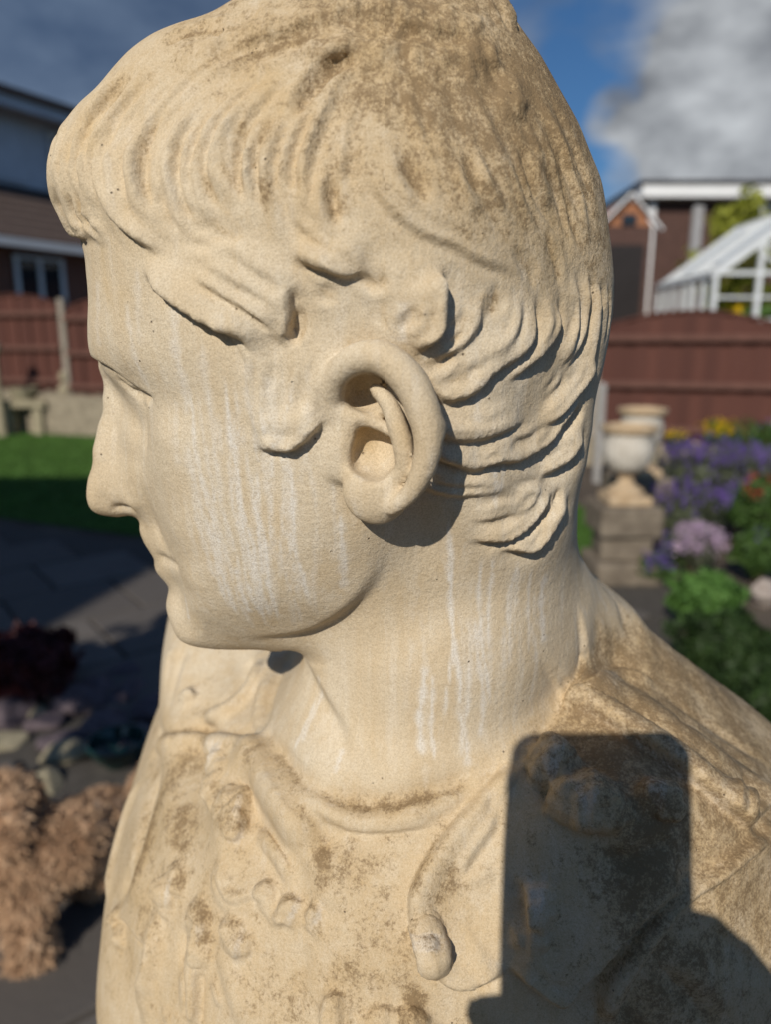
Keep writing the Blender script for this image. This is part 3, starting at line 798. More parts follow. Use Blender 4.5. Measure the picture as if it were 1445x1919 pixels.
STROKES[NS0:] = [(t, p, h * 1.45, w, tp_, d * 1.5, Ld, e) for t, p, h, w, tp_, d, Ld, e in STROKES[NS0:]]
BLOBS[NB0:] = [(p, rx, ry, h * 1.25, a, pw) for p, rx, ry, h, a, pw in BLOBS[NB0:]]

def march(pix):
    D = np.array([ray(*p) for p in pix]); D /= length(D)[:, None]; out = np.empty_like(D)
    for c in range(0, len(D), 350):
        d = D[c:c + 350]; t = np.full(len(d), 0.17)
        for k in range(42):
            t = np.minimum(t + np.clip(form(d * t[:, None]) * 0.85, -0.01, 0.025), 0.62)
        out[c:c + 350] = d * t[:, None]
    return out
TUBES = []
def roll(p, r, sink, k=.005, ends=.45): TUBES.append((p, r, sink, k, ends))
# locks of hair standing proud at temple, sideburn, fringe and over the ear
roll(Z3((40,300),(200,440),(400,545),(600,655),(730,790)), 6.0, 4.0, .006)
roll(Z3((250,250),(450,340),(650,440),(820,560),(900,690)), 6.0, 4.6, .006)
roll(Z3((480,150),(700,240),(880,370),(935,520),(925,640)), 6.0, 4.4, .006)
roll(Z3((760,880),(830,1080),(850,1280),(860,1420)), 6.5, 4.6, .007); roll(Z3((960,840),(1050,1050),(1050,1250),(960,1420)), 7.0, 4.8, .007)
roll(Z3((1130,760),(1180,950),(1170,1120)), 6.5, 5.2, .007)
roll(Z1((560,560),(550,800),(610,1020),(730,1190),(900,1350)), 5.5, 3.4, .006); roll(Z1((400,620),(390,850),(430,1080),(520,1300)), 4.2, 2.6, .005)
roll(Z1((250,620),(240,850),(280,1060),(370,1270)), 3.6, 2.2, .005); roll(Z1((160,700),(160,880),(190,1060),(280,1220)), 3.0, 1.8, .005)
roll(Z1((760,560),(760,800),(810,1020),(930,1200)), 4.5, 3.2, .006)
roll(Z4((300,880),(400,980),(440,1100),(390,1220),(320,1280)), 7.0, 4.0, .006); roll(Z4((180,880),(250,1000),(260,1130),(230,1230)), 6.0, 4.4, .006)
roll(Z2((1180,1380),(1000,1520),(800,1450)), 5.0, 3.8, .006)
# chest figures, collar, strap and folds
roll(A5((490,700),(600,770),(690,890),(770,1010),(815,1100)), 11, 8.0, .012); roll(A5((245,1320),(205,1500),(195,1750)), 8.0, 4.0, .004); roll(A5((365,1450),(350,1600),(350,1760)), 7.0, 3.5, .004)
roll(A5((480,1480),(520,1600),(560,1750)), 6.0, 3.5, .005); roll(A5((600,1020),(690,1110),(740,1220)), 4.0, 1.5, .003); roll(A5((470,1130),(455,1220),(510,1295),(600,1280)), 4.0, 2.0, .003)
roll(A5((700,760),(790,880),(880,940),(1000,964),(1150,952),(1300,908),(1445,850)), 4.2, 2.0, .004, .8)
roll(A6((760,500),(900,550),(1080,660),(1250,780),(1400,890)), 13.0, 9.0, .004, .8)
roll(A6((690,556),(850,630),(1000,728),(1150,838),(1270,938),(1360,1020)), 5.0, 2.0, .003, .8); roll(A6((790,1800),(830,1680),(900,1560),(1000,1430),(1130,1290),(1250,1220),(1445,1065)), 5.0, 2.5, .004, .9)
roll(A5((615,360),(590,460),(520,540),(440,588),(385,592)), 5.0, 2.2, .004); roll(A5((655,450),(620,540),(615,640)), 5.0, 2.6, .005); roll(A5((225,705),(330,672),(480,684),(600,700)), 4.5, 2.0, .004)
roll(A6((440,770),(380,850),(245,1000),(130,1150),(75,1270),(66,1350),(95,1490),(175,1600),(260,1630)), 4.5, 3.2, .005, .8)
def build_prims():
    """turn rolls and bosses into solid bodies seated on the surface"""
    new = []
    for p, r, sink, k, ends in TUBES:
        c = curve(p, 3); q = march(list(map(tuple, c))); n = grad(q); q = q - n * (sink / 1000.)
        ok = np.ones(len(q), bool); ok[1:] = length(np.diff(q, axis=0)) < .03; q = q[ok]
        u = np.linspace(0, 1, len(q)); rad = r / 1000. * (ends + (1 - ends) * np.sin(np.pi * np.clip(u, .02, .98)) ** .6)
        ce = q.mean(0); reach = length(q - ce).max() + .02
        new.append((lambda P, q=q, rad=rad: chain(P, q, rad), ce, reach, k))
    q = march([b[0] for b in BLOBS]); n = grad(q)
    for b, c, nn in zip(BLOBS, q, n):
        _, rx, ry, h, ang, pw = b; sc = np.linalg.norm(c) / FPX * .93
        u = np.array([math.cos(ang), 0, -math.sin(ang)]); u = u - nn * (u @ nn); u /= np.linalg.norm(u); v = np.cross(nn, u)
        Rm = np.stack([u, v, nn], -1); rr = (rx * sc, ry * sc, h / 1000. * 1.05)
        def fn(P, c=c, Rm=Rm, rr=rr):
            Q = P + .0011 * np.sin(P[:, [1, 2, 0]] * 420 + c * 900) + .0005 * np.sin(P[:, [2, 0, 1]] * 1100 + c * 500)
            return ellip(Q, c, rr, Rm)
        new.append((fn, c, max(rr) * 1.4 + .008, .0035))
    PRIMS.extend(new)
def smooth01(t): t = np.clip(t, 0, 1); return t * t * (3 - 2 * t)
def seg_nearest(Q, C):
    """nearest point on polyline C for points Q -> offset vectors, tangents, arc position 0..1"""
    best = np.full(len(Q), 1e9); off = np.zeros_like(Q); tan = np.zeros_like(Q); arc = np.zeros(len(Q))
    L = np.concatenate([[0], np.cumsum(length(np.diff(C, axis=0)))])
    for i in range(len(C) - 1):
        a = C[i]; ab = C[i + 1] - a; l2 = ab @ ab
        if l2 < 1e-14: continue
        t = np.clip(((Q - a) @ ab) / l2, 0, 1); v = Q - a - t[:, None] * ab; d = (v * v).sum(-1); m = d < best
        best[m] = d[m]; off[m] = v[m]; tan[m] = ab / math.sqrt(l2); arc[m] = (L[i] + t[m] * (L[i + 1] - L[i])) / L[-1]
    return off, tan, arc
def carve(V, N, F):
    allp = []; idx = []
    for s in STROKES:
        c = curve(s[1], 4); idx.append((len(allp), len(allp) + len(c))); allp += list(map(tuple, c))
    P3 = march(allp)
    D = np.zeros(len(V))
    for s, (i0, i1) in zip(STROKES, idx):
        C = P3[i0:i1]
        ok = np.ones(len(C), bool)                    # drop points that slipped past the silhouette
        ok[1:] = length(np.diff(C, axis=0)) < 0.03
        C = C[ok]
        if len(C) < 2: continue
        typ, _, h, w, tap, d, Ld, e = s
        reach = (5.0 * w if typ == 'c' else 3.2 * (w if typ == 'g' else max(w * 0.75, Ld))) / 1000.
        m = np.nonzero(((V > C.min(0) - reach) & (V < C.max(0) + reach)).all(-1))[0]
        if not len(m): continue
        off, tan, arc = seg_nearest(V[m], C)
        nm = N[m]; side = (np.cross(tan, nm) * off).sum(-1)
        dist = length(off); end = np.minimum(arc, 1 - arc)
        wt = smooth01(end / tap + 0.02)
        # past the ends measure plain distance, so nothing smears out along the tangent
        if typ == 'g':
            D[m] += h / 1000. * wt * np.exp(-0.5 * (dist / (w / 1000.)) ** 2)
        elif typ == 'c':                               # sharp valley between two rounded strands
            q = dist / (w / 1000.)
            D[m] += -h / 1000. * wt * (.38 * np.exp(-((q - 2.0) / 1.1) ** 2) - np.exp(-np.sqrt(q * q + .06) * 1.15) * 1.25)
        else:
            sg = 1.0 if e > 0 else -1.0; e_ = abs(e) / 1000.; t = side * sg
            t = np.where(t >= 0, dist, -dist); k = smooth01((t + e_) / (2 * e_))
            up = h / 1000. * k * np.exp(-(np.maximum(t, 0) / (w / 1000.)) ** 2)
            dn = -d / 1000. * (1 - k) * np.exp(-(np.minimum(t, 0) / (Ld / 1000.)) ** 2)
            D[m] += wt * (up + dn)
    for _ in range(1):                                # take the stair-steps off the stroke edges
        A = (D[F[:, 0]] + D[F[:, 1]] + D[F[:, 2]] + D[F[:, 3]]) / 4
        S = np.zeros(len(V)); c = np.zeros(len(V))
        for i in range(4):
            S += np.bincount(F[:, i], A, len(V)); c += np.bincount(F[:, i], None, len(V))
        D = S / np.maximum(c, 1)
    return V + N * D[:, None]

# ------------------------------------------------------------------ weathering painted on as stains (lime runs, lichen, ochre), plus strap light and ear shade
PAINT = []
def paint(a, p, w, amt, tap=.3): PAINT.append((a, p, w, amt, tap))
DRIPS = []
def drip(px, py, ln, w, amt): DRIPS.append((px, py, ln, w, amt))
def grad(P):
    e = 0.0006
    g = np.stack([form(P + np.eye(3)[k] * e) - form(P - np.eye(3)[k] * e) for k in range(3)], -1)
    return g / np.maximum(length(g), 1e-9)[:, None]
def run_off():
    """lime water running down the stone from each start point"""
    P = march([d[:2] for d in DRIPS]); paths = [P.copy()]; side = rng.normal(0, .12, len(P))
    for _ in range(34):
        n = grad(P); side = side * .8 + rng.normal(0, .07, len(P))
        t_ = np.array([0, 0, -1.0]) - n * (-n[:, 2])[:, None]; t_ /= np.maximum(length(t_), 1e-6)[:, None]
        t_ = t_ + np.cross(n, t_) * side[:, None]
        P = P + t_ * .003; P = P - n * form(P)[:, None]; paths.append(P.copy())
    return np.stack(paths, 1)
for a in [(421,700,480,1.3,1.0),(436,760,420,0.9,.9),(472,880,320,1.2,.9),(486,900,230,.8,.8),(545,850,310,1.2,1.0),(552,1040,90,1.0,.6),(400,900,260,.9,.8),(385,960,210,1.3,.7),
          (410,990,190,1.0,.9),(440,1060,120,1.6,.9),(462,1090,90,1.4,1.0),(480,1110,80,1.3,.9),(345,1110,70,1.0,.6),(360,930,170,2.0,.5),(380,640,180,2.2,.35),(315,560,180,2.4,.5),
          (325,600,160,1.4,.5),(460,660,240,1.8,.45),(500,700,120,2.0,.35),(350,820,220,2.2,.5),(640,960,130,1.3,.8),(640,1020,110,2.0,.6),(620,900,150,1.0,.3),(510,980,120,1.0,.4),
          (843,960,400,1.3,1.0),(836,1040,330,.9,.8),(800,1240,190,1.8,.9),(812,1260,180,1.1,.8),(905,1040,300,1.1,.8),(890,1150,250,1.5,.7),(925,1040,190,1.0,.7),(880,1230,200,1.3,.7),
          (862,1330,120,1.6,.7),(975,1050,140,1.2,.6),(1025,1070,150,2.4,.6),(960,1080,180,1.4,.5),(1000,1060,180,1.2,.5),(600,1260,150,1.8,.6),(590,1300,130,1.2,.7),(640,1400,60,1.4,.6),
          (930,880,60,1.4,.6),(950,860,90,1.2,.5),(900,700,120,1.8,.35),(760,560,70,2.6,.4),(180,520,120,2.5,.3),(235,560,150,2.0,.4),(255,500,130,2.0,.3)]:
    drip(*a)
for i in range(18): drip(345 + 13 * i + rng.uniform(-5, 5), rng.uniform(690, 800), rng.uniform(280, 460), rng.uniform(.6, 1.1), rng.uniform(.3, .65))
for i in range(16): drip(rng.uniform(300, 680), rng.uniform(640, 1020), rng.uniform(60, 190), rng.uniform(.7, 2.2), rng.uniform(.12, .4))
for i in range(22): drip(rng.uniform(770, 1050), rng.uniform(1060, 1260), rng.uniform(60, 190), rng.uniform(.7, 2.0), rng.uniform(.12, .45))
paint('ochre', A1((385,900),(400,1050),(430,1230)), 3.0, .9); paint('ochre', P0((225,520),(235,640)), 4, .5)
paint('ochre', P0((335,560),(345,760)), 4, .5); paint('ochre', P0((440,700),(455,1000)), 3, .5); paint('ochre', P0((520,880),(540,1150)), 4, .5)
paint('ochre', P0((437,1100),(455,1075)), 2.2, 1.0); paint('ochre', P0((700,800),(690,870)), 6, .9); paint('ochre', P0((745,780),(765,850)), 3, .6)
paint('ochre', A1((250,540),(260,640)), 2.5, .8); paint('ochre', A1((330,420),(350,560),(340,640)), 4.5, .9); paint('ochre', A1((900,240),(1020,330),(1080,520)), 6, .6)
paint('ochre', P0((700,1120),(860,1050)), 12, .35); paint('ochre', P0((650,1350),(760,1450)), 14, .35)
paint('lichen', A5((560,700),(660,800),(740,880),(830,1050),(860,1200),(850,1330)), 4.5, .55, .2)
paint('lichen', A5((640,640),(680,720),(740,790),(850,872),(960,912),(1080,917),(1200,893),(1330,852),(1445,812)), 3.6, .6, .1)
paint('lichen', A5((300,760),(220,950),(150,1150),(100,1300)), 7, .7, .2); paint('lichen', A5((330,900),(280,1100)), 9, .5, .2)
paint('lichen', A5((340,420),(420,460),(540,400)), 11, .55, .2); paint('lichen', A5((700,340),(640,560),(620,660)), 6, .6, .2)
paint('lichen', A5((460,660),(560,680),(640,760)), 5, .55, .2); paint('lichen', A5((290,1180),(340,1230)), 5, .6, .2)
paint('lichen', A5((400,1300),(420,1450)), 5, .5, .2); paint('lichen', A5((900,1480),(960,1600),(1050,1500)), 13, .55, .2)
paint('lichen', A5((80,1400),(150,1560)), 9, .45, .2); paint('lichen', A5((720,1560),(800,1700)), 9, .4, .2)
paint('lichen', A6((130,1350),(190,1220),(260,1180)), 6, .6, .2); paint('lichen', A6((100,1640),(20,1700)), 9, .6, .2); paint('lichen', A6((0,1760),(120,1780)), 8, .8, .1)
paint('lichen', A6((760,180),(840,330),(900,330)), 9, .5, .2); paint('lichen', A6((560,560),(640,500),(720,400)), 8, .4, .2)
paint('lichen', Z3((1010,520),(1040,620),(1000,740)), 2.0, .7, .2); paint('lichen', Z3((1330,780),(1400,740)), 1.6, .6, .2)
paint('lichen', Z4((240,1290),(350,1340),(400,1400),(430,1440)), 2.2, .6, .2); paint('lichen', Z4((720,1000),(730,1130)), 4, .5, .2)
paint('lichen', Z1((760,80),(640,220),(520,420)), 4, .4, .2); paint('lichen', Z1((1000,400),(880,640),(890,1000),(920,1080)), 1.8, .45, .2)
paint('lichen', Z2((310,440),(290,560)), 2, .6); paint('lichen', Z2((500,380),(520,640)), 5, .45); paint('lichen', Z2((480,900),(520,1100)), 2, .5); paint('lichen', Z2((1060,1050),(1090,1200)), 2, .5)
paint('lichen', A6((430,690),(700,760),(1000,1080),(700,1400)), 20, .35, .2)

for q_ in ((600,790),(740,930),(1010,915),(540,1320)): paint('streak', A6((q_[0] - 30, q_[1]), (q_[0], q_[1] - 10), (q_[0] + 30, q_[1])), 7.0, .75, .05)
for q_ in ((122,1480),): paint('streak', A6((q_[0], q_[1] - 30), (q_[0], q_[1] + 30)), 5.0, .8, .05)
for q_ in ((265,1250),(385,1400),(535,1430),(740,1320),(830,1340),(540,1030),(530,920),(440,715)): paint('streak', A5((q_[0] - 10, q_[1]), (q_[0] + 12, q_[1] + 6)), 5.0, .6, .05)

paint('lichen', P0((1000,1425),(1072,1340),(1112,1230),(1112,1130)), 8, .7, .2); paint('streak', A6((700,562),(850,645),(1000,742),(1150,850),(1280,950),(1360,1025)), 3.0, .6, .05); paint('streak', A6((760,500),(800,470),(830,450)), 5.0, .5, .1); paint('ochre', P0((668,800),(680,850)), 4, 1.2)  # pale strap edge is painted light; ochre in the ear hollow paints shade
for st in HAIR0:                                      # brown specks lodged along the older strand lines
    if st[0] == 'g' and st[2] < 0: paint('lichen', st[1], 1.2, .5, .3)

def weather(V, N):
    at_ = {k: np.zeros(len(V)) for k in ('lichen', 'streak', 'ochre')}
    x, y, z = V.T
    up = np.clip(N[:, 2], 0, 1)
    crown = smooth01((z + 0.035 - 0.3 * np.abs(x - 0.03)) / 0.12) * (0.45 + 0.55 * smooth01((x + 0.10) / 0.11))
    at_['lichen'] += 0.66 * crown + 0.20 * smooth01((x - 0.03) / 0.06) * smooth01((z + 0.03) / 0.06)
    body = smooth01((-0.165 - 0.25 * np.abs(x - 0.02) * (x < 0.02) + 0.35 * np.clip(x - 0.03, 0, .1) - z) / 0.03)
    at_['lichen'] += body * (0.26 + 0.16 * smooth01((x - 0.035) / 0.07) + 0.28 * up * smooth01((0.05 - x) / 0.05))
    at_['lichen'] += 0.25 * smooth01((x - 0.075) / 0.03) * smooth01((-0.10 - z) / 0.02) * (0.4 + 0.6 * up)
    at_['ochre'] += 0.25 * body + 0.25 * smooth01(z / 0.06)
    allp = []; idx = []
    for s in PAINT:
        c = curve(s[1], 4) if len(s[1]) > 2 else np.linspace(s[1][0], s[1][-1], 6)
        idx.append((len(allp), len(allp) + len(c))); allp += list(map(tuple, c))
    P3 = march(allp)
    runs = run_off(); jobs = []
    for d, pth in zip(DRIPS, runs):
        n_ = int(np.clip(d[2] * .00024 / .003, 4, 34)); jobs.append(('streak', pth[:n_ + 1], d[3] * .8, min(1, d[4] * 1.15), .12))
    for (a, _, w, amt, tap), (i0, i1) in zip(PAINT, idx): jobs.append((a, P3[i0:i1], w, amt, tap))
    for a, C, w, amt, tap in jobs:
        ok = np.ones(len(C), bool); ok[1:] = length(np.diff(C, axis=0)) < 0.03; C = C[ok]
        if len(C) < 2: continue
        w = w / 1000.; reach = 3 * w + 0.004
        m = np.nonzero(((V > C.min(0) - reach) & (V < C.max(0) + reach)).all(-1))[0]
        if not len(m): continue
        off, tan, arc = seg_nearest(V[m], C)
        nn = np.abs((off * N[m]).sum(-1)); dist = np.sqrt(np.maximum((off * off).sum(-1) - nn ** 2, 0))
        w = w * (1 + .35 * np.sin(arc * 23 + w * 9e3)) if a == 'streak' else w
        k = np.exp(-(dist / w) ** (2.4 if a == 'streak' else 2)) * smooth01(np.minimum(arc, 1 - arc) / tap + 0.05) * (nn < 0.012)
        if a == 'streak': at_[a][m] = np.maximum(at_[a][m], amt * k)
        else: at_[a][m] += amt * k * (.42 if a == 'lichen' else .55)
    return at_

# ------------------------------------------------------------------ cast stone
t = NT('cast_stone', 0.88, 0.22)
o = t.obj()
big = t.noise(9, 5, .6); mid = t.noise(45, 6, .65); fine = t.noise(420, 4, .7); grit = t.noise(1500, 3, .75)
base = t.mix(t.ramp(big, [(.35, 0), (.68, 1)]), (.675, .59, .455), (.62, .505, .35))
runs = t.noise(75, 5, .6, stretch=(1, 1, .10)); runs2 = t.noise(190, 4, .6, stretch=(1, 1, .07))
base = t.mix(t.ramp(runs, [(.40, .5), (.56, 0)]), base, (.60, .47, .30))
base = t.mix(t.ramp(runs2, [(.52, 0), (.68, .5)]), base, (.73, .66, .55))
base = t.mix(t.ramp(t.noise(30, 6, .7), [(.50, 0), (.70, .5)]), base, (.72, .64, .51))
base = t.mix(t.math('MULTIPLY', t.attr('ochre'), t.ramp(mid, [(.3, .5), (.7, 1)])), base, (.58, .415, .205))
base = t.mix(t.math('MULTIPLY', t.attr('streak'), t.ramp(t.noise(120, 4, .7), [(.3, .75), (.6, .95)])), base, (.765, .735, .685))
base = t.mix(t.ramp(grit, [(.36, .5), (.55, 0)]), base, (.36, .28, .18))
base = t.mix(t.ramp(t.noise(520, 3, .8), [(.30, .35), (.47, 0)]), base, (.44, .34, .21))
base = t.mix(t.ramp(grit, [(.60, 0), (.78, .45)]), base, (.85, .76, .62))
# lichen: patchy, made of grains whose number follows the density
grain = t.noise(760, 3, .8)
dens = t.math('ADD', t.attr('lichen'), t.math('MULTIPLY', t.math('SUBTRACT', t.noise(24, 6, .7), .5), t.ramp(t.attr('lichen'), [(.02, 0), (.3, 1.05)])))
gr = t.math('ADD', t.math('MULTIPLY', fine, .62), t.math('MULTIPLY', mid, .38))
soft = t.math('MULTIPLY', t.math('SUBTRACT', t.math('ADD', dens, gr), .64), 1.5, True)
base = t.mix(t.math('MULTIPLY', soft, .62), base, (.47, .315, .14))
hard = t.math('MULTIPLY', t.math('SUBTRACT', t.math('ADD', t.math('MULTIPLY', dens, .42), t.math('ADD', t.math('MULTIPLY', grain, .55), t.math('MULTIPLY', t.noise(180, 4, .7), .5))), .715), 7.0, True)
hard = t.math('MULTIPLY', hard, t.ramp(dens, [(.05, 0), (.35, 1)]))
base = t.mix(t.math('MULTIPLY', hard, .8), base, (.20, .135, .072))
# a few dark pinholes
vo = t.voro(170)
pit = t.ramp(vo.outputs['Distance'], [(.05, 1), (.085, 0)])
pit = t.math('MULTIPLY', pit, t.ramp(t.noise(60, 2, .5), [(.56, 0), (.60, 1)]))
base = t.mix(t.math('MULTIPLY', pit, .75), base, (.14, .10, .065))
t.color(base)
h = t.math('ADD', t.math('MULTIPLY', grit, .35), t.math('MULTIPLY', fine, .9))
h = t.math('ADD', h, t.math('MULTIPLY', mid, 1.6))
h = t.math('SUBTRACT', h, t.math('MULTIPLY', pit, 2.0))
h = t.math('ADD', h, t.math('MULTIPLY', t.math('MULTIPLY', t.attr('lichen'), t.noise(700, 4, .7)), 1.6))
t.bump(h, 0.75, 0.0007)
STONE = t.m

def inside_poly(x, y, poly):
    c = np.zeros(len(x), bool); j = len(poly) - 1
    for i in range(len(poly)):
        (xi, yi), (xj, yj) = poly[i], poly[j]
        c ^= ((yi > y) != (yj > y)) & (x < (xj - xi) * (y - yi) / (yj - yi + 1e-12) + xi); j = i
    return c
bust = empty('stone_bust', (0.03, 0.42, 0.95))
tag(bust, 'weathered cream cast stone bust of a curly haired man, head in profile', 'bust')
build_prims()
V, F = sparse_nets(form, (-0.20, 0.18, -0.51), (0.31, 0.66, 0.18), 0.0012)
N = vnormals(V, F)
V = carve(V, N, F)
N = vnormals(V, F)
WX = weather(V, N)
# the one carved surface, divided into what one can name on it
def pix(P):
    x, y, z = P.T; f_ = y * CP - z * SP; u = y * SP + z * CP
    return 722.5 + FPX * x / f_, 959.5 - FPX * u / f_
C_ = V[F].mean(1); NC = N[F[:, 0]]
px_, py_ = pix(C_); near = C_[:, 1] < YM
hx = [hw(*q) for q in [(60,430,20),(135,440,24),(200,415,55),(300,478,64),(345,540,66),(440,610,70),(480,660,70),(470,760,69),(490,835,68),(560,820,70),(625,770,72),(620,690,74),(690,640,75),(780,680,76),(830,780,70),(800,900,65),(870,1000,58),(930,1032,54),(1040,1045,20),(1120,1045,5),(1250,700,5),(1250,-200,5),(0,-200,5)]]
hair = inside_poly(C_[:, 0], C_[:, 2], [(q[0], q[1]) for q in hx])
earm = np.zeros(len(C_), bool)
for Q in (C_, np.stack([C_[:, 0], 2 * YM - C_[:, 1], C_[:, 2]], -1)):
    k = length(Q - EC) < .05; kk = np.nonzero(k)[0]
    fl = poly_sd(Q[kk, 0], Q[kk, 2], EAR_POLY); hc = chain(Q[kk], *HELIX)
    earm[kk] |= ((fl < -.001) & (YM - Q[kk, 1] > .055)) | (hc < .0016)
T_, gx_, gz_ = TORSO(C_[:, 0], C_[:, 2]); w_ = C_[:, 1] - tmid(C_[:, 0])
dt_ = (w_ * w_ - T_) / np.sqrt(4 * w_ * w_ + gx_ ** 2 + gz_ ** 2 + 1e-5)
dn_ = length((C_ - np.array([.022, .35, 0]))[:, :2] * np.array([.93, 1])) - .058
body_ = (C_[:, 2] < -.115) & (dt_ < dn_ - .001)
flap = body_ & (C_[:, 1] < .345) & inside_poly(px_, py_, A6((440,760),(390,830),(250,980),(130,1130),(62,1260),(50,1350),(80,1500),(170,1620),(260,1650),(440,1570),(640,1715),(820,1550),(1060,1310),(1140,1260),(1365,1035),(1150,850),(850,640),(690,552)))
strap = body_ & inside_poly(px_, py_, A6((690,552),(850,640),(1150,850),(1365,1035),(1460,930),(1700,1000),(1700,700),(1000,400),(880,420),(760,460)))
cloak = body_ & ((inside_poly(px_, py_, A5((560,0),(740,330),(640,640),(480,670),(230,690),(150,700),(100,0))) & (C_[:, 1] > .34)) | ((C_[:, 0] > .07) & (C_[:, 2] > -.19) & ~strap & ~flap) | ((C_[:, 1] > tmid(C_[:, 0]))))
lab = np.zeros(len(C_), int); lab[hair] = 1; lab[earm] = 2; lab[body_] = 3; lab[cloak] = 4; lab[flap] = 5; lab[strap] = 6
for k, nm in enumerate(('head', 'hair', 'ear', 'cuirass', 'cloak', 'shoulder_flap', 'shoulder_strap')):
    f_ = F[lab == k]
    if k == 2: groups_ = [f_[C_[lab == k][:, 1] < YM], f_[C_[lab == k][:, 1] >= YM]]
    else: groups_ = [f_]
    for f_ in groups_:
        if not len(f_): continue
        u, inv = np.unique(f_.ravel(), return_inverse=True)
        me = np_mesh(nm, V[u] + np.array([0, 0, EYE]) - np.array(bust.location), inv.reshape(-1, 4))
        for kk, a in WX.items():
            at_ = me.attributes.new(kk, 'FLOAT', 'POINT'); at_.data.foreach_set('value', np.clip(a[u], 0, 1.2).astype(np.float32))
        me.normals_split_custom_set_from_vertices(N[u].astype(np.float32))
        link(nm, me, STONE, bust)
# ------------------------------------------------------------------ pedestal under the bust
def setnp(me, name, arr):
    a = me.attributes.new(name, 'FLOAT', 'POINT'); a.data.foreach_set('value', arr.astype(np.float32))
M_PED = plain('pedestal_stone', (.36, .31, .24), .9, .25, 8, .5, .004)
ped = empty('square_pedestal', (0.03, 0.42, 0.0)); tag(ped, 'square stone pedestal carrying the weathered bust', 'pedestal')
for nm, s0, s1, z0, z1 in (('base_slab', .26, .26, 0.0, .10), ('shaft', .215, .20, .10, .86), ('cap_slab', .25, .25, .86, .948)):
    m = MB(); m.add([(-s0,-s0,z0),(s0,-s0,z0),(s0,s0,z0),(-s0,s0,z0),(-s1,-s1,z1),(s1,-s1,z1),(s1,s1,z1),(-s1,s1,z1)], [(3,2,1,0),(4,5,6,7),(0,1,5,4),(1,2,6,5),(2,3,7,6),(3,0,4,7)])
    m.build(nm, M_PED, ped, bevel=.012)

# ------------------------------------------------------------------ ground, lawn, paving
t = NT('bare_earth', .95, .1)
t.color(t.mix(t.ramp(t.noise(2.0, 8, .6), [(.35, 0), (.7, 1)]), (.085, .068, .055), (.15, .125, .10)))
t.bump(t.noise(30, 6, .7), .6, .02); M_EARTH = t.m
m = MB(); n_ = 40
m.add([(-900, -900, 0), (900, -900, 0), (900, 900, 0), (-900, 900, 0)], [(0, 1, 2, 3)])
tag(m.build('ground', M_EARTH), kind='structure')
t = NT('lawn_base', .95, .1)
t.color(t.mix(t.ramp(t.noise(5, 6, .6), [(.35, 0), (.7, 1)]), (.045, .095, .018), (.075, .15, .03))); M_LAWN = t.m
LAWN = [(-11, 13.4), (-11, 8.9), (-4.0, 6.35), (-1.3, 5.15), (2.05, 4.75), (1.75, 6.6), (1.2, 9.6), (-6.6, 12.35)]
m = MB(); m.add([(x, y, .012) for x, y in LAWN], [tuple(range(len(LAWN)))][0:1])
tag(m.build('lawn', M_LAWN), kind='structure')
def inside(x, y, poly):
    c = np.zeros(len(x), bool); j = len(poly) - 1
    for i in range(len(poly)):
        (xi, yi), (xj, yj) = poly[i], poly[j]
        c ^= ((yi > y) != (yj > y)) & (x < (xj - xi) * (y - yi) / (yj - yi + 1e-12) + xi); j = i
    return c
def blades(name, poly, n, z0, hmin, hmax, wid, mat, label):
    P = np.array(poly); x = rng.uniform(P[:, 0].min(), P[:, 0].max(), n); y = rng.uniform(P[:, 1].min(), P[:, 1].max(), n)
    k = inside(x, y, poly); x, y = x[k], y[k]; n = len(x)
    h = rng.uniform(hmin, hmax, n); a = rng.uniform(0, 2 * math.pi, n); w = wid * rng.uniform(.6, 1.3, n)
    lean = rng.normal(0, .45, (n, 2)) * h[:, None]; c, s = np.cos(a) * w, np.sin(a) * w
    V_ = np.stack([np.stack([x - c, y - s, np.full(n, z0)], -1), np.stack([x + c, y + s, np.full(n, z0)], -1),
                   np.stack([x + c * .5 + lean[:, 0] * .5, y + s * .5 + lean[:, 1] * .5, z0 + h * .6], -1), np.stack([x + lean[:, 0], y + lean[:, 1], z0 + h], -1)], 1).reshape(-1, 3)
    F_ = np.arange(n * 4).reshape(-1, 4)
    return tag(link(name, np_mesh(name, V_, F_, False), mat), label, 'grass', kind='stuff')
M_BLADE = plain('grass_blade', (.062, .145, .024), .7, .4, 3)
blades('grass', LAWN, 90000, .012, .02, .045, .006, M_BLADE, 'short bright green lawn behind the bust')

t = NT('paving_stone', .85, .25)
oi = t.n.new('ShaderNodeObjectInfo')
c1 = t.mix(oi.outputs['Random'], (.10, .09, .083), (.16, .145, .132))
t.color(t.mix(t.ramp(t.noise(7, 8, .65), [(.35, .0), (.75, .7)]), c1, (.10, .088, .08)))
t.bump(t.noise(25, 8, .7), .5, .006); M_PAVE = t.m
pave = MB(); PV = [(-6.5, -1.5), (1.15, -1.5), (1.15, 2.5), (1.9, 4.6), (-1.35, 5.0), (-4.1, 6.2), (-6.5, 7.0)]
pave.add([(x, y, .004) for x, y in PV], [tuple(range(len(PV)))])
pv = tag(pave.build('pavement', plain('paving_joint', (.075, .068, .06), .95, .2, 20)), kind='structure')
sl = MB(); sl.box((-.292, -.292, 0), (.292, .292, .028)); slab = sl.mesh('paving_slab', False, .006)
slab.materials.append(M_PAVE)
ca, sa = math.cos(R(38)), math.sin(R(38))
ns = 0
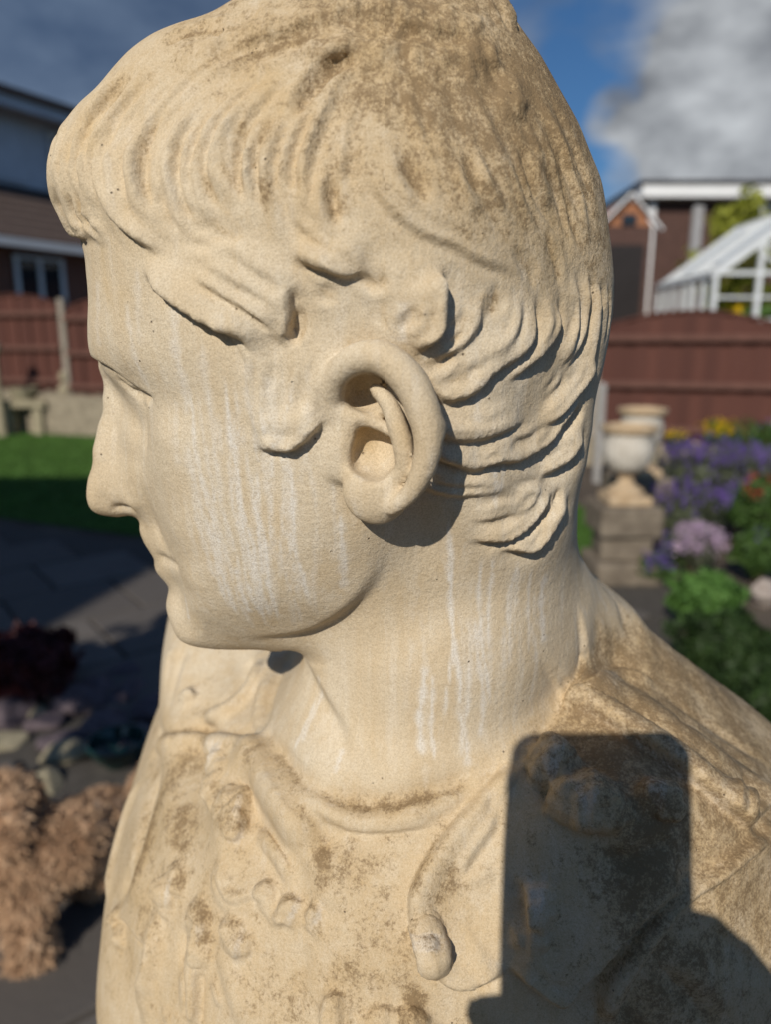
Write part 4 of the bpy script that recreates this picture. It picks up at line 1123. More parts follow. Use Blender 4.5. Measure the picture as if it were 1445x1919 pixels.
for i in range(-14, 15):
    for j in range(-14, 15):
        u, v = i * .602 + (.3 if j % 2 else 0), j * .602
        x, y = u * ca - v * sa - .75, u * sa + v * ca + 1.6
        if inside(np.array([x]), np.array([y]), [(-3.4, .4), (.55, .4), (1.0, 2.4), (1.5, 4.2), (-1.2, 4.7), (-3.4, 5.6)])[0] and not (-1.9 < x < -.55 and 2.02 < y < 2.75):
            o = link('paving_slab', slab, None, pv, (x, y, .006 + random.uniform(0, .004)), (random.gauss(0, .004), random.gauss(0, .004), R(38)))
            ns += 1

# ------------------------------------------------------------------ plants
def leaf_cloud(c, rad, n, size, flat=.5, seed=0, shell=.55, asp=2.0, up=.0):
    """n small leaf faces filling an uneven mound"""
    g = np.random.default_rng(seed)
    d = g.normal(size=(n, 3)); d /= length(d)[:, None]
    lump = 1 + .22 * np.sin(d[:, 0] * 5 + seed) * np.cos(d[:, 1] * 4 + seed * 2) + .16 * np.sin(d[:, 2] * 7 + seed)
    r = (shell + (1 - shell) * g.random(n) ** .5) * lump
    p = np.asarray(c) + d * r[:, None] * np.asarray(rad)
    nrm = d + g.normal(0, .7, (n, 3)); nrm[:, 2] += up; nrm /= length(nrm)[:, None]
    a = np.cross(nrm, g.normal(size=(n, 3))); a /= length(a)[:, None]; b = np.cross(nrm, a)
    s = size * g.uniform(.6, 1.4, n)[:, None]
    bend = nrm * s * .25
    V_ = np.stack([p - a * s * asp * .5, p + b * s * .45 + bend, p + a * s * asp * .5, p - b * s * .45 + bend], 1).reshape(-1, 3)
    return V_, np.arange(n * 4).reshape(-1, 4)
def leafmat(name, lo, hi, rough=.6, trans=.25):
    t = NT(name, rough, .3)
    oi = t.noise(9, 3, .6, t.gpos()); v = t.noise(70, 2, .5, t.gpos())
    t.color(t.mix(t.ramp(t.math('ADD', t.math('MULTIPLY', oi, .6), t.math('MULTIPLY', v, .4)), [(.38, 0), (.62, 1)]), lo, hi))
    tr = t.n.new('ShaderNodeBsdfTranslucent'); tr.inputs['Color'].default_value = (*[min(1, x * 1.6) for x in hi], 1)
    mx = t.n.new('ShaderNodeMixShader'); mx.inputs[0].default_value = trans
    t.l.new(t.b.outputs[0], mx.inputs[1]); t.l.new(tr.outputs[0], mx.inputs[2]); t.l.new(mx.outputs[0], t.n['Material Output'].inputs[0])
    return t.m
M_LEAF = leafmat('mid_green_leaf', (.035, .075, .018), (.085, .16, .035))
M_BRIGHT = leafmat('bright_green_leaf', (.06, .14, .03), (.13, .26, .06))
M_DARK = leafmat('dark_green_leaf', (.016, .034, .011), (.045, .085, .022))
M_GREY = leafmat('grey_green_leaf', (.07, .085, .05), (.13, .15, .09))
M_LIME = leafmat('lime_leaf', (.22, .24, .03), (.36, .38, .06))
M_MAROON = leafmat('maroon_leaf', (.035, .008, .010), (.10, .022, .024))
M_PURPLE = leafmat('purple_petal', (.10, .055, .26), (.24, .15, .50), .7, .3)
M_VIOLET = leafmat('violet_petal', (.16, .09, .36), (.33, .22, .62), .7, .3)
M_PINK = leafmat('lilac_pink_petal', (.48, .32, .50), (.72, .56, .70), .7, .3)
M_YELLOW = leafmat('yellow_petal', (.62, .36, .01), (.85, .60, .02), .7, .3)
M_RED = leafmat('coral_red_petal', (.50, .06, .04), (.75, .16, .09), .7, .3)
M_STEM = plain('woody_stem', (.09, .065, .04), .9, .2, 20)
def plant(name, label, cat, px, py, z, rx, rz, n, size, mat, petals=None, np_=0, psize=.014, seed=1, group=None, asp=2.0, shell=.4):
    """a mound of leaves whose middle shows at a pixel, at height z above the ground; petals sit on its upper surface"""
    p = on_ground(px, py, z)
    root = empty(name, (p.x, p.y, 0)); tag(root, label, cat, group)
    V_, F_ = leaf_cloud((0, 0, max(z, rz * .8)), (rx, rx, rz), n, size, seed=seed, asp=asp, shell=shell)
    V_[:, 2] = np.maximum(V_[:, 2], .01)
    link('foliage', np_mesh('foliage', V_, F_, False), mat, root)
    m = MB()
    for k in range(5):
        a = k * 1.256 + seed; m.tube([(0.02 * math.cos(a), .02 * math.sin(a), 0), (rx * .3 * math.cos(a), rx * .3 * math.sin(a), z * .6 + .02), (rx * .55 * math.cos(a), rx * .55 * math.sin(a), z + rz * .4)], [.008, .006, .003], 5)
    m.build('stem', M_STEM, root)
    if petals:
        g = np.random.default_rng(seed + 50)
        k = max(6, np_ // 14); cs = g.normal(size=(k, 3)); cs[:, 2] = np.abs(cs[:, 2]) + .15; cs /= length(cs)[:, None]
        ct = np.array([0, 0, max(z, rz * .8)]) + cs * np.array([rx, rx, rz]) * g.uniform(.85, 1.2, (k, 1))
        Vs, Fs, b = [], [], 0
        for i in range(k):
            v, f = leaf_cloud(ct[i], (psize * 2.4, psize * 2.4, psize * 3.2), 14, psize, seed=seed * 31 + i, asp=1.2, shell=.2)
            Vs.append(v); Fs.append(f + b); b += len(v)
        link('blossom', np_mesh('blossom', np.concatenate(Vs), np.concatenate(Fs), False), petals, root)
    return root
plant('yellow_flower_plant', 'clump of golden yellow flowers at the foot of the arched fence panel', 'flowers', 1350, 812, .42, .20, .14, 700, .03, M_LEAF, M_YELLOW, 800, .022, 3)
plant('orange_flower_plant', 'small clump of orange yellow flowers beside the far urn', 'flowers', 1268, 826, .36, .12, .09, 260, .025, M_LEAF, M_YELLOW, 160, .02, 4)
lv0 = plant('lavender_bush', 'hazy grey green lavender bush topped with purple spikes', 'bush', 1330, 905, .40, .36, .26, 2600, .022, M_GREY, M_PURPLE, 1000, .013, 5, asp=3.4)
def spikes(root, n, rx, z, ht, seed, mat):
    """flower spikes on thin stems standing out of a bush"""
    g = np.random.default_rng(seed); m = MB(); Vs, Fs, b = [], [], 0
    for k in range(n):
        a = g.uniform(0, 6.283); r_ = rx * g.random() ** .5; h_ = z + ht * g.uniform(.5, 1.0) * (1 - .3 * (r_ / rx)); x, y = r_ * math.cos(a), r_ * math.sin(a); lx, ly = x * g.uniform(1.0, 1.35), y * g.uniform(1.0, 1.35)
        m.bar((x * .7, y * .7, z * .6), (lx, ly, h_), .003)
        v, f = leaf_cloud((lx, ly, h_), (.011, .011, .038), 16, .011, seed=seed * 99 + k, asp=1.2, shell=.1); Vs.append(v); Fs.append(f + b); b += len(v)
    m.build('flower_stem', M_GREY, root); link('flower_spikes', np_mesh('flower_spikes', np.concatenate(Vs), np.concatenate(Fs), False), mat, root)
spikes(lv0, 150, .36, .5, .28, 29, M_PURPLE)
lv = plant('lavender_bush', 'shorter lavender bush with loose purple spikes beside the cream edging stones', 'bush', 1285, 975, .24, .22, .18, 1500, .02, M_GREY, M_VIOLET, 300, .012, 25, asp=3.4); spikes(lv, 90, .24, .30, .24, 26, M_PURPLE)
lv = plant('lavender_bush', 'leggy lavender bush mingling with the coral flowers', 'bush', 1400, 890, .34, .26, .20, 1500, .02, M_GREY, M_VIOLET, 260, .012, 27, asp=3.4); spikes(lv, 90, .28, .36, .26, 28, M_VIOLET)
plant('aubrieta_clump', 'deep violet aubrieta clump in front of the lavender bush', 'flowers', 1262, 905, .30, .20, .16, 900, .02, M_LEAF, M_PURPLE, 1100, .014, 6)
plant('violet_flower_mound', 'bright violet flower mound between lavender and coral flowers', 'flowers', 1385, 945, .32, .17, .13, 700, .02, M_LEAF, M_VIOLET, 900, .014, 7)
plant('lilac_pink_mound', 'pale lilac pink flower mound trailing over the bed edge', 'flowers', 1305, 1030, .20, .15, .14, 700, .016, M_GREY, M_PINK, 1300, .014, 8)
plant('purple_trailing_plant', 'low purple trailing plant next to the brown path', 'flowers', 1222, 1062, .12, .11, .08, 420, .016, M_LEAF, M_PURPLE, 420, .012, 9)
plant('purple_edging_plant', 'dark purple edging plant below the pale lilac mound', 'flowers', 1262, 1030, .18, .12, .10, 420, .016, M_LEAF, M_PURPLE, 380, .012, 19)
plant('coral_flower_bush', 'leafy bush dotted with coral red flowers', 'bush', 1432, 955, .34, .20, .22, 1300, .026, M_LEAF, M_RED, 190, .018, 10)
plant('bright_green_perennial', 'fresh bright green leafy perennial with no flowers', 'plant', 1322, 1120, .20, .165, .14, 1500, .028, M_BRIGHT, None, 0, .01, 11)
plant('dark_green_conifer', 'dense dark green dwarf conifer beside the stone path', 'shrub', 1360, 1215, .22, .20, .17, 3200, .017, M_DARK, None, 0, .01, 12, asp=3)
plant('low_dark_shrub', 'low dark shrub spreading behind the shoulder of the bust', 'shrub', 1425, 1275, .18, .17, .15, 2400, .018, M_DARK, None, 0, .01, 13, asp=2.6)
plant('lime_green_tuft', 'tiny lime green tuft at the edge of the brown path', 'plant', 1208, 1040, .10, .07, .05, 220, .016, M_LIME, None, 0, .01, 14)
plant('tall_green_perennial', 'tall mid green foliage behind the golden flowers', 'plant', 1420, 850, .45, .30, .28, 1800, .03, M_LEAF, M_PURPLE, 110, .014, 15)
plant('rosette_plant', 'mid green foliage under the coral flowers', 'plant', 1425, 1035, .22, .15, .13, 1100, .024, M_LEAF, M_VIOLET, 90, .012, 16)
plant('maroon_leaved_plant', 'maroon leaved plant in the shade by the slate rockery', 'plant', 45, 1238, .16, .20, .13, 1500, .035, M_MAROON, None, 0, .01, 17)
plant('hedge_plant', 'dark leafy plant by the corner of the greenhouse fence', 'plant', 1447, 655, 1.3, .18, .5, 800, .05, M_DARK, None, 0, .01, 18)

# ------------------------------------------------------------------ rocks
def rock_mesh(name, seed, r=(1, 1, 1), cut=9):
    g = np.random.default_rng(seed); bm = bmesh.new()
    bmesh.ops.create_icosphere(bm, subdivisions=3, radius=1.0)
    pl = [(lambda n: (n / np.linalg.norm(n), g.uniform(.55, .85)))(g.normal(size=3)) for _ in range(cut)]
    for v in bm.verts:
        p = np.array(v.co)
        for n, d in pl:
            s = p @ n - d
            if s > 0: p = p - n * s * .92
        p = p * (1 + .03 * math.sin(p[0] * 9 + seed) * math.cos(p[1] * 8))
        v.co = Vector(p * np.asarray(r))
    me = bpy.data.meshes.new(name); bm.to_mesh(me); bm.free()
    return me
def stone_mat(name, a, b, sc=12):
    t = NT(name, .85, .3); t.color(t.mix(t.ramp(t.noise(sc, 8, .65), [(.35, 0), (.68, 1)]), a, b)); t.bump(t.noise(sc * 4, 7, .7), .7, .012); return t.m
M_SLATE = stone_mat('purple_slate', (.075, .058, .068), (.17, .135, .15))
M_PALE = stone_mat('pale_limestone', (.24, .21, .14), (.42, .37, .26))
M_PINKST = stone_mat('pinkish_stone', (.30, .25, .22), (.46, .40, .36))
def rock(px, py, z, r, seed, mat, label, group=None, name='rock'):
    p = on_ground(px, py, z); me = rock_mesh(name, seed, r); me.materials.append(mat)
    o = link(name, me, None, None, (p.x, p.y, max(.0, z) + r[2] * .35), (0, 0, seed * 1.7)); tag(o, label, 'rock', group); return o
for i, (px, py, s) in enumerate([(150,1330,.13),(205,1370,.12),(60,1300,.12),(240,1310,.11),(120,1400,.10),(20,1350,.12),(185,1300,.10),(250,1395,.10),(90,1360,.09),(-30,1320,.14),(300,1340,.12),(230,1270,.1)]):
    rock(px, py, 0, (s, s * .8, s * .55), 20 + i, M_SLATE, 'purplish slate rock lying in the rockery', 'slate rocks in the rockery')
for i, (px, py, s) in enumerate([(125,1420,.085),(75,1345,.055),(5,1400,.075),(92,1470,.06),(10,1345,.045),(160,1395,.04)]):
    rock(px, py, 0, (s * 1.3, s * .8, s * .6), 50 + i, M_PALE, 'pale cream rock lying among dark slate', 'pale rocks in the rockery')
rock(1432, 1120, .05, (.10, .09, .09), 71, M_PINKST, 'pale pinkish boulder at the edge of the flower bed')
rock(1290, 1255, 0, (.15, .10, .05), 72, M_PINKST, 'flat pale stepping stone in front of the dark conifer')
rock(1385, 1330, 0, (.16, .10, .05), 73, M_PINKST, 'flat pale stepping stone under the low dark shrub')
rock(1195, 1005, 0, (.10, .08, .08), 74, M_PALE, 'small cream stone beside the urn pedestal')
for i, (px, py, s) in enumerate([(1215,905,.14),(1205,960,.13),(1235,880,.15)]):
    rock(px, py, .05, (s, s * .8, s * .8), 80 + i, M_PALE, 'rough cream stone edging the lavender bed', 'cream stones edging the bed')
# glazed bowl with a glint
p = on_ground(222, 1432, 0)
gb = empty('glazed_bowl', p); tag(gb, 'dark green glazed bowl catching a glint beside the rocks', 'bowl')
t = NT('green_glaze', .08, .6); t.color((.008, .035, .032)); M_GLAZE = t.m
MB().lathe([(.045,0),(.05,.01),(.085,.05),(.10,.085),(.103,.095),(.097,.095),(.08,.05),(.03,.02),(.001,.018)], 28).build('bowl_body', M_GLAZE, gb, True)
MB().tube([(.10 * math.cos(a), .10 * math.sin(a), .095) for a in np.linspace(0, 2 * math.pi, 29)], .007, 8).build('bowl_rim', M_GLAZE, gb, True)

# ------------------------------------------------------------------ urns
M_URN = stone_mat('white_urn_stone', (.46, .42, .36), (.66, .62, .55), 9)
M_RIM = stone_mat('orange_lichened_rim', (.42, .30, .18), (.60, .47, .32), 14)
M_PILE = stone_mat('dark_pedestal_stone', (.13, .105, .08), (.25, .21, .16), 10)
def urn(px, py, s, ground_py, label, plabel):
    p = on_ground(px, ground_py, 0); d = ray(px, py); zt = EYE + d[2] * p.y / d[1]     # rim height
    zb = zt - .475 * s
    r = empty('garden_urn', (p.x, p.y, zb)); tag(r, label, 'urn', None)
    MB().box((-.13 * s, -.13 * s, 0), (.13 * s, .13 * s, .05 * s)).build('plinth', M_RIM, r, bevel=.006)
    MB().lathe([(.11*s,.05*s),(.115*s,.075*s),(.09*s,.095*s),(.052*s,.12*s),(.045*s,.155*s),(.06*s,.175*s),(.072*s,.185*s)], 32).build('foot', M_RIM, r, True)
    MB().lathe([(.05*s,.185*s),(.10*s,.205*s,1),(.135*s,.25*s,1),(.148*s,.31*s,1),(.146*s,.36*s,1),(.138*s,.40*s),(.142*s,.425*s),(.10*s,.425*s),(.10*s,.40*s),(.001,.39*s)], 80, flute=.022).build('bowl', M_URN, r, True)
    MB().lathe([(.13*s,.425*s),(.16*s,.435*s),(.172*s,.455*s),(.170*s,.475*s),(.148*s,.478*s),(.125*s,.44*s),(.125*s,.425*s)], 40).build('rim', M_RIM, r, True)
    q = empty('urn_pedestal', (p.x, p.y, 0)); tag(q, plabel, 'pedestal', None)
    z = 0.0; k = 0
    for w, hh in ((.20, .30), (.155, .62), (.19, 1.0)):
        z1 = zb * hh - .002; mm = MB(); mm.box((-w * s, -w * s, z), (w * s, w * s, z1)); mm.build(('base_block', 'middle_block', 'top_block')[k], M_PILE, q, bevel=.02, rot=(0, 0, random.uniform(-.1, .1))); z = z1 + .002; k += 1
urn(1160, 797, 1.0, 1082, 'white fluted garden urn with tan rim, on the nearer stone pedestal', 'rough brown stone pedestal under the nearer white urn')
urn(1186, 765, 1.0, 1020, 'white garden urn with tan rim, standing behind another urn', 'brown stone pedestal under the urn in front of the fence')
p = on_ground(1118, 905, 0)
gp = empty('grey_marker_post', (p.x, p.y, 0)); tag(gp, 'slim grey post standing beside the white urns', 'post')
MB().box((-.035, -.035, 0), (.035, .035, 1.02)).build('shaft', plain('grey_post', (.32, .31, .30), .8, .15, 12), gp, bevel=.006)
MB().add([(-.04,-.04,1.02),(.04,-.04,1.02),(.04,.04,1.02),(-.04,.04,1.02),(0,0,1.06)], [(3,2,1,0),(0,1,4),(1,2,4),(2,3,4),(3,0,4)]).build('cap', plain('grey_cap', (.36, .35, .34), .8, .15, 12), gp)

# ------------------------------------------------------------------ fence: arched panels between concrete posts, stepping up the slope
t = NT('red_brown_board', .75, .25)
oi = t.n.new('ShaderNodeObjectInfo')
c1 = t.mix(oi.outputs['Random'], (.075, .030, .023), (.115, .046, .034))
t.color(t.mix(t.ramp(t.noise(14, 6, .6, stretch=(6, 6, .5)), [(.35, 0), (.75, .6)]), c1, (.075, .026, .02)))
t.bump(t.noise(30, 5, .6, stretch=(6, 6, .4)), .4, .004); M_BOARD = t.m
M_CONC = plain('concrete_post', (.30, .265, .22), .9, .18, 9, .4, .004)
M_WALL = stone_mat('garden_wall_stone', (.20, .17, .125), (.36, .31, .23), 7)
FA, FB = Vector((4.50, 8.38, 0)), Vector((-7.05, 12.75, 0))
fd = (FB - FA).normalized(); NP = 6; step = (FB - FA).length / NP; frz = math.atan2(fd.y, fd.x)
bd = MB(); bd.box((-.008, -.009, 0), (.128, .009, 1.0)); board = bd.mesh('board'); board.materials.append(M_BOARD)
M_RAIL = plain('sunlit_rail', (.13, .062, .048), .8, .25, 8)  # rails paler than the boards: sunlight on the ledge put into the colour
def fence_panel(i, label):
    zb = .27 + (.76 - .27) * (i + .5) / NP; W = step - .12; H0 = 1.32; ARC = .17
    a = FA + fd * (step * i + .06)
    r = empty('fence_panel', (a.x, a.y, zb), frz); tag(r, label, 'fence', 'arched fence panels')
    nb = int(W / .122)
    for k in range(nb):
        u = (k + .5) / nb; h = H0 + ARC * (1 - (2 * u - 1) ** 2)
        o = link('board', board, None, r, (k * W / nb, .0195 * (k % 2), 0)); o.scale = (1, 1, h)
    for z in (.10, .62, 1.16):
        MB().box((0, .0, 0), (W, .075, .075)).build('rail', M_RAIL, r, bevel=.006, loc=(0, .030, z))
    m = MB(); pts_ = [(W * u, H0 + ARC * (1 - (2 * u - 1) ** 2) + .012) for u in np.linspace(0, 1, 17)]
    for (x0, z0), (x1, z1) in zip(pts_[:-1], pts_[1:]): m.bar((x0, .012, z0), (x1, .012, z1), .07, .028)
    m.build('arched_cap', M_BOARD, r)
names = ['red brown arched panel in front of the greenhouse', 'arched panel beside the one before the greenhouse', 'arched panel second along from the greenhouse panel', 'arched panel third along from the greenhouse panel',
         'arched panel next but one to the brick house', 'red brown arched panel in front of the brick house']
for i in range(NP): fence_panel(i, names[i])
fence_panel(-1, 'arched panel at the end of the run past the greenhouse')
for i in range(-1, NP + 1):
    zb = .27 + (.76 - .27) * i / NP; a = FA + fd * (step * i)
    r = empty('concrete_post', (a.x, a.y, 0), frz); tag(r, 'grey concrete fence post between arched wooden panels', 'post', 'concrete fence posts')
    MB().box((-.055, -.05, 0), (.055, .06, zb + 1.46)).build('shaft', M_CONC, r, bevel=.01)
# low wall of rough blocks under the fence
wl_ = empty('garden_wall', (FA.x, FA.y, 0), frz); tag(wl_, 'low rough stone wall carrying the arched fence', 'wall')
blk = [rock_mesh('stone', 90 + k, (.19, .10, .115), 7) for k in range(4)]
for b_ in blk: b_.materials.append(M_WALL)
nb = int((FB - FA).length / .34)
for k in range(nb):
    zt = .27 + (.76 - .27) * k / nb; nz = max(1, round(zt / .2))
    for j in range(nz):
        o = link('stone', blk[(k * 3 + j) % 4], None, wl_, ((k + .5 * (j % 2)) * .34 + .2, -.02, (j + .5) * zt / nz), (0, random.uniform(-.08, .08), random.choice((0, math.pi)))); o.scale = (1, 1, zt / nz / .2)
mm = MB(); L_ = (FB - FA).length
mm.add([(-2, .02, 0), (L_, .02, 0), (L_, .3, 0), (-2, .3, 0), (-2, .02, .16), (L_, .02, .74), (L_, .3, .74), (-2, .3, .16)], [(3,2,1,0),(4,5,6,7),(0,1,5,4),(1,2,6,5),(2,3,7,6),(3,0,4,7)])
mm.build('wall_core', M_WALL, wl_)

# ornaments in front of the left fence
def ornament(px, Y, z0, parts, name, label):
    p = at(px, 700, Y); r = empty(name, (p[0], Y, z0)); tag(r, label, 'ornament')
    for nm, mb, sm in parts: mb.build(nm, M_PALE, r, smooth=sm)
    return r
def lathes(prof, n=20): return MB().lathe(prof, n)
ornament(118, 12.0, .0, [('base', MB().box((-.17,-.15,0),(.17,.15,.38)), False), ('figure_body', lathes([(.12,.38),(.14,.46),(.10,.60),(.12,.72),(.06,.80),(.05,.83)]), True), ('figure_head', lathes([(.03,.83),(.075,.88),(.08,.94),(.05,1.0),(.001,1.02)]), True)], 'stone_figure', 'small cream stone figure on a block before the fence post')
ornament(160, 12.05, .0, [('base', MB().box((-.15,-.15,0),(.15,.15,.42)), False), ('figure_body', lathes([(.11,.42),(.12,.52),(.08,.64),(.11,.76),(.05,.84)]), True), ('figure_head', lathes([(.03,.84),(.07,.89),(.07,.96),(.001,1.03)]), True)], 'stone_figure', 'cream stone figure standing right beside the fence post')
ornament(40, 11.9, .0, [('leg', MB().box((-.30,-.14,0),(-.16,.14,.45)), False), ('leg', MB().box((.16,-.14,0),(.30,.14,.45)), False), ('bench_top', MB().box((-.38,-.18,.452),(.38,.18,.56)), False), ('trough', lathes([(.16,.562),(.20,.66),(.24,.76),(.2,.76),(.14,.6),(.001,.58)]), True)], 'stone_bench', 'cream stone bench with trough and a dark gap beneath')
ornament(-8, 11.6, .0, [('shaft', lathes([(.09,0),(.07,.3),(.05,.9),(.05,1.25)]), True), ('ball', lathes([(.05,1.25),(.10,1.30),(.12,1.38),(.09,1.46),(.001,1.5)]), True)], 'stone_column', 'slim pale stone column topped with a ball')

# ------------------------------------------------------------------ buildings beyond the fence
M_BRICK = NT('red_brick', .9, .2); t = M_BRICK
bk = t.n.new('ShaderNodeTexBrick'); mp = t.n.new('ShaderNodeMapping'); t.l.new(t.obj(), mp.inputs[0]); mp.inputs['Rotation'].default_value = (R(90), 0, 0); t.l.new(mp.outputs[0], bk.inputs['Vector'])
bk.inputs['Scale'].default_value = 4.4; bk.inputs['Color1'].default_value = (.16, .06, .04, 1); bk.inputs['Color2'].default_value = (.21, .085, .055, 1); bk.inputs['Mortar'].default_value = (.26, .22, .18, 1); bk.inputs['Mortar Size'].default_value = .015
t.l.new(bk.outputs['Color'], t.b.inputs['Base Color']); M_BRICK = t.m
M_WHITE = plain('white_frame', (.74, .75, .76), .45, .05, 5)
M_CLAD = plain('pale_blue_cladding', (.50, .56, .64), .5, .08, 3)
M_TILE = NT('roof_tile', .9, .2); t = M_TILE; wv = t.n.new('ShaderNodeTexWave'); t.l.new(t.obj(), wv.inputs['Vector']); wv.bands_direction = 'Y'; wv.inputs['Scale'].default_value = 1.6
t.color(t.mix(t.ramp(t.noise(10, 6, .6), [(.3, 0), (.7, 1)]), (.085, .06, .052), (.13, .098, .085))); t.bump(wv.outputs['Fac'], .6, .03); M_TILE = t.m
t = NT('window_glass', .05, .6); t.color((.02, .025, .03)); M_GLASS = t.m
M_FASC = plain('dark_eave', (.045, .04, .042), .7, .15, 5)
H0 = Vector((-8.43, 16.0)); hr = math.atan2(.874, .487)
hs = empty('brick_house', (H0.x, H0.y, 0), hr); tag(hs, 'brick house with tiled lean-to roof and pale blue clad upper storey', 'house')
# local x runs along the front (away from us), local -y faces the garden
MB().box((-4, .0, 0), (14, 7, 3.6)).build('wall', M_BRICK, hs)
m = MB(); m.add([(-4.2,-.35,3.62),(14.2,-.35,3.62),(14.2,1.9,5.05),(-4.2,1.9,5.05),(-4.2,-.35,3.52),(14.2,-.35,3.52),(14.2,1.9,4.95),(-4.2,1.9,4.95)], [(0,1,2,3),(7,6,5,4),(0,4,5,1),(1,5,6,2),(2,6,7,3),(3,7,4,0)])
lean = m.build('lean_to_roof', M_TILE, hs)
MB().box((-4.2, -.50, 3.44), (14.2, -.36, 3.60)).build('gutter', M_WHITE, lean)
for r_ in range(7):                                   # courses of tiles, each lapping the one below
    u0 = r_ / 7; u1 = (r_ + 1) / 7 + .02; y0, y1 = -.36 + 2.25 * u0, -.36 + 2.25 * u1; z0, z1 = 3.645 + 1.43 * u0, 3.64 + 1.43 * u1
    MB().add([(-4.2,y0,z0+.03),(14.2,y0,z0+.03),(14.2,y1,z1),(-4.2,y1,z1),(-4.2,y0,z0-.005),(14.2,y0,z0-.005)], [(0,1,2,3),(4,5,1,0)]).build('tile_course', M_TILE, lean)
MB().box((-4, 1.9, 3.6), (14, 7, 6.9)).build('upper_wall', M_CLAD, hs)
MB().box((-4.1, 1.86, 4.98), (14.1, 1.94, 5.16)).build('flashing', M_FASC, hs)
m = MB(); m.add([(-4.4,1.3,6.95),(14.4,1.3,6.95),(14.4,4.6,8.3),(-4.4,4.6,8.3),(14.4,7.9,6.95),(-4.4,7.9,6.95)], [(0,1,2,3),(3,2,4,5),(0,3,5),(1,4,2),(0,5,4,1)]); rf = m.build('roof', M_TILE, hs)
MB().box((-4.4, 1.20, 6.70), (14.4, 1.34, 6.98)).build('fascia', M_CLAD, rf)
MB().box((-4.4, 1.10, 6.93), (14.4, 1.22, 7.10)).build('gutter', M_FASC, rf)
def window(par, x0, x1, z0, z1, y, nm=2, deep=.06):
    w = MB().box((x0, y - .02, z0), (x1, y + .02, z1)).build('window', M_GLASS, par)
    f = MB()
    f.box((x0 - .07, y - deep, z0 - .07), (x1 + .07, y - .021, z0)); f.box((x0 - .07, y - deep, z1), (x1 + .07, y - .021, z1 + .07))
    for k in range(nm + 1):
        x = x0 + (x1 - x0) * k / nm; f.box((x - .05, y - deep + .003, z0), (x + .05, y - .022, z1))
    f.build('frame', M_WHITE, w)
    MB().box((x0 - .12, y - .14, z0 - .13), (x1 + .12, y - .022, z0 - .072)).build('sill', M_WHITE, w)
for x0 in (-1.2, .75, 3.2, 5.6, 8.6, 11.0): window(hs, x0, x0 + 1.15, 2.1, 3.25, -.03)
for x0 in (3.4, 8.0): window(hs, x0, x0 + 2.6, 5.4, 6.5, 1.87, 3)
for k in range(6): MB().box((-3.9 + k * 1.1, 1.85, 5.25), (-2.85 + k * 1.1, 1.898, 6.6)).build('cladding_panel', M_CLAD, hs)

# clad bungalow with white fascia, right
M_DBROWN = plain('dark_brown_cladding', (.085, .045, .036), .7, .2, 6)
BX = at(1215, 400, 15.5)
bl = empty('clad_bungalow', (BX[0], 15.5, 0)); tag(bl, 'dark brown clad bungalow with flat white fascia behind the greenhouse', 'house')
MB().box((0, 0, 0), (9, 5, 4.2)).build('wall', M_DBROWN, bl)
MB().box((-.25, -.35, 4.21), (9.3, 5.3, 4.45)).build('fascia', M_WHITE, bl)
MB().box((-.3, -.4, 4.453), (9.35, 5.35, 4.51)).build('flat_roof', M_FASC, bl)
for k in range(26):
    MB().box((.12 + k * .15, -.02, 1.2), (.25 + k * .15, -.001, 4.15)).build('cladding_board', M_DBROWN, bl)
MB().box((.0, -.10, 0), (.12, -.021, 4.2)).build('downpipe', M_WHITE, bl)
MB().box((.85, -.16, 1.0), (1.05, -.06, 4.1)).build('corner_post', plain('grey_trim', (.30, .30, .31), .6), bl)
window(bl, 1.7, 2.8, 3.45, 4.05, -.05, 2)
# gabled shed
GX = at(1180, 400, 13.0)
gs = empty('gabled_shed', (GX[0], 13.0, 0)); tag(gs, 'small shed with white gable boards over a dark door', 'shed')
zt = 1.45 + 13 * .182; zg = 1.45 + 13 * .147
MB().box((-.42, 0, 0), (.40, 2.2, zg)).build('wall', M_DBROWN, gs)
MB().add([(-.42,-.0,zg),(.40,-.0,zg),(-.01,-.0,zt),(-.42,2.2,zg),(.40,2.2,zg),(-.01,2.2,zt)], [(0,1,2),(5,4,3),(0,2,5,3),(1,4,5,2)]).build('gable', plain('orange_gable', (.32, .14, .07), .7), gs)
for s in (-1, 1):
    MB().bar((-.01 + s * .55, -.08, zg - .07), (-.01, -.08, zt + .04), .03, .11, (0, -1, 0)).build('barge_board', M_WHITE, gs)
MB().box((-.12, -.05, zg + .02), (.12, -.003, zg + .18)).build('gable_window', M_GLASS, gs)
MB().box((-.30, -.04, .6), (.28, -.003, zg - .3)).build('door', plain('near_black_door', (.02, .016, .016), .6), gs)

# greenhouse
M_ALU = plain('white_aluminium', (.66, .69, .71), .4, .05, 5)
t = NT('greenhouse_glass', .04, .5); t.color((.75, .85, .88)); t.b.inputs['Transmission Weight'].default_value = .9; t.b.inputs['Alpha'].default_value = .16; M_PANE = t.m
g0 = at(1338, 560, 10.2)
gh = empty('greenhouse', (g0[0], 10.2, 0), R(-2)); tag(gh, 'white framed glass greenhouse behind the arched fence', 'greenhouse')
ze = 2.36; zr = 3.22; Wd = 2.3; Ld_ = 2.3
MB().box((-.02, -.02, 0), (Wd + .02, Ld_ + .02, .9)).build('base_wall', M_WALL, gh)
fr = MB()
nb = 4
for k in range(nb + 1):
    x = Wd * k / nb; z = ze + (zr - ze) * (1 - abs(2 * k / nb - 1))
    MB().bar((x, 0, .9), (x, 0, z), .06).build('gable_post', M_ALU, gh)
for a, b in (((0, 0, ze), (Wd / 2, 0, zr)), ((Wd / 2, 0, zr), (Wd, 0, ze))): MB().bar(a, b, .08, .10).build('gable_rafter', M_ALU, gh)
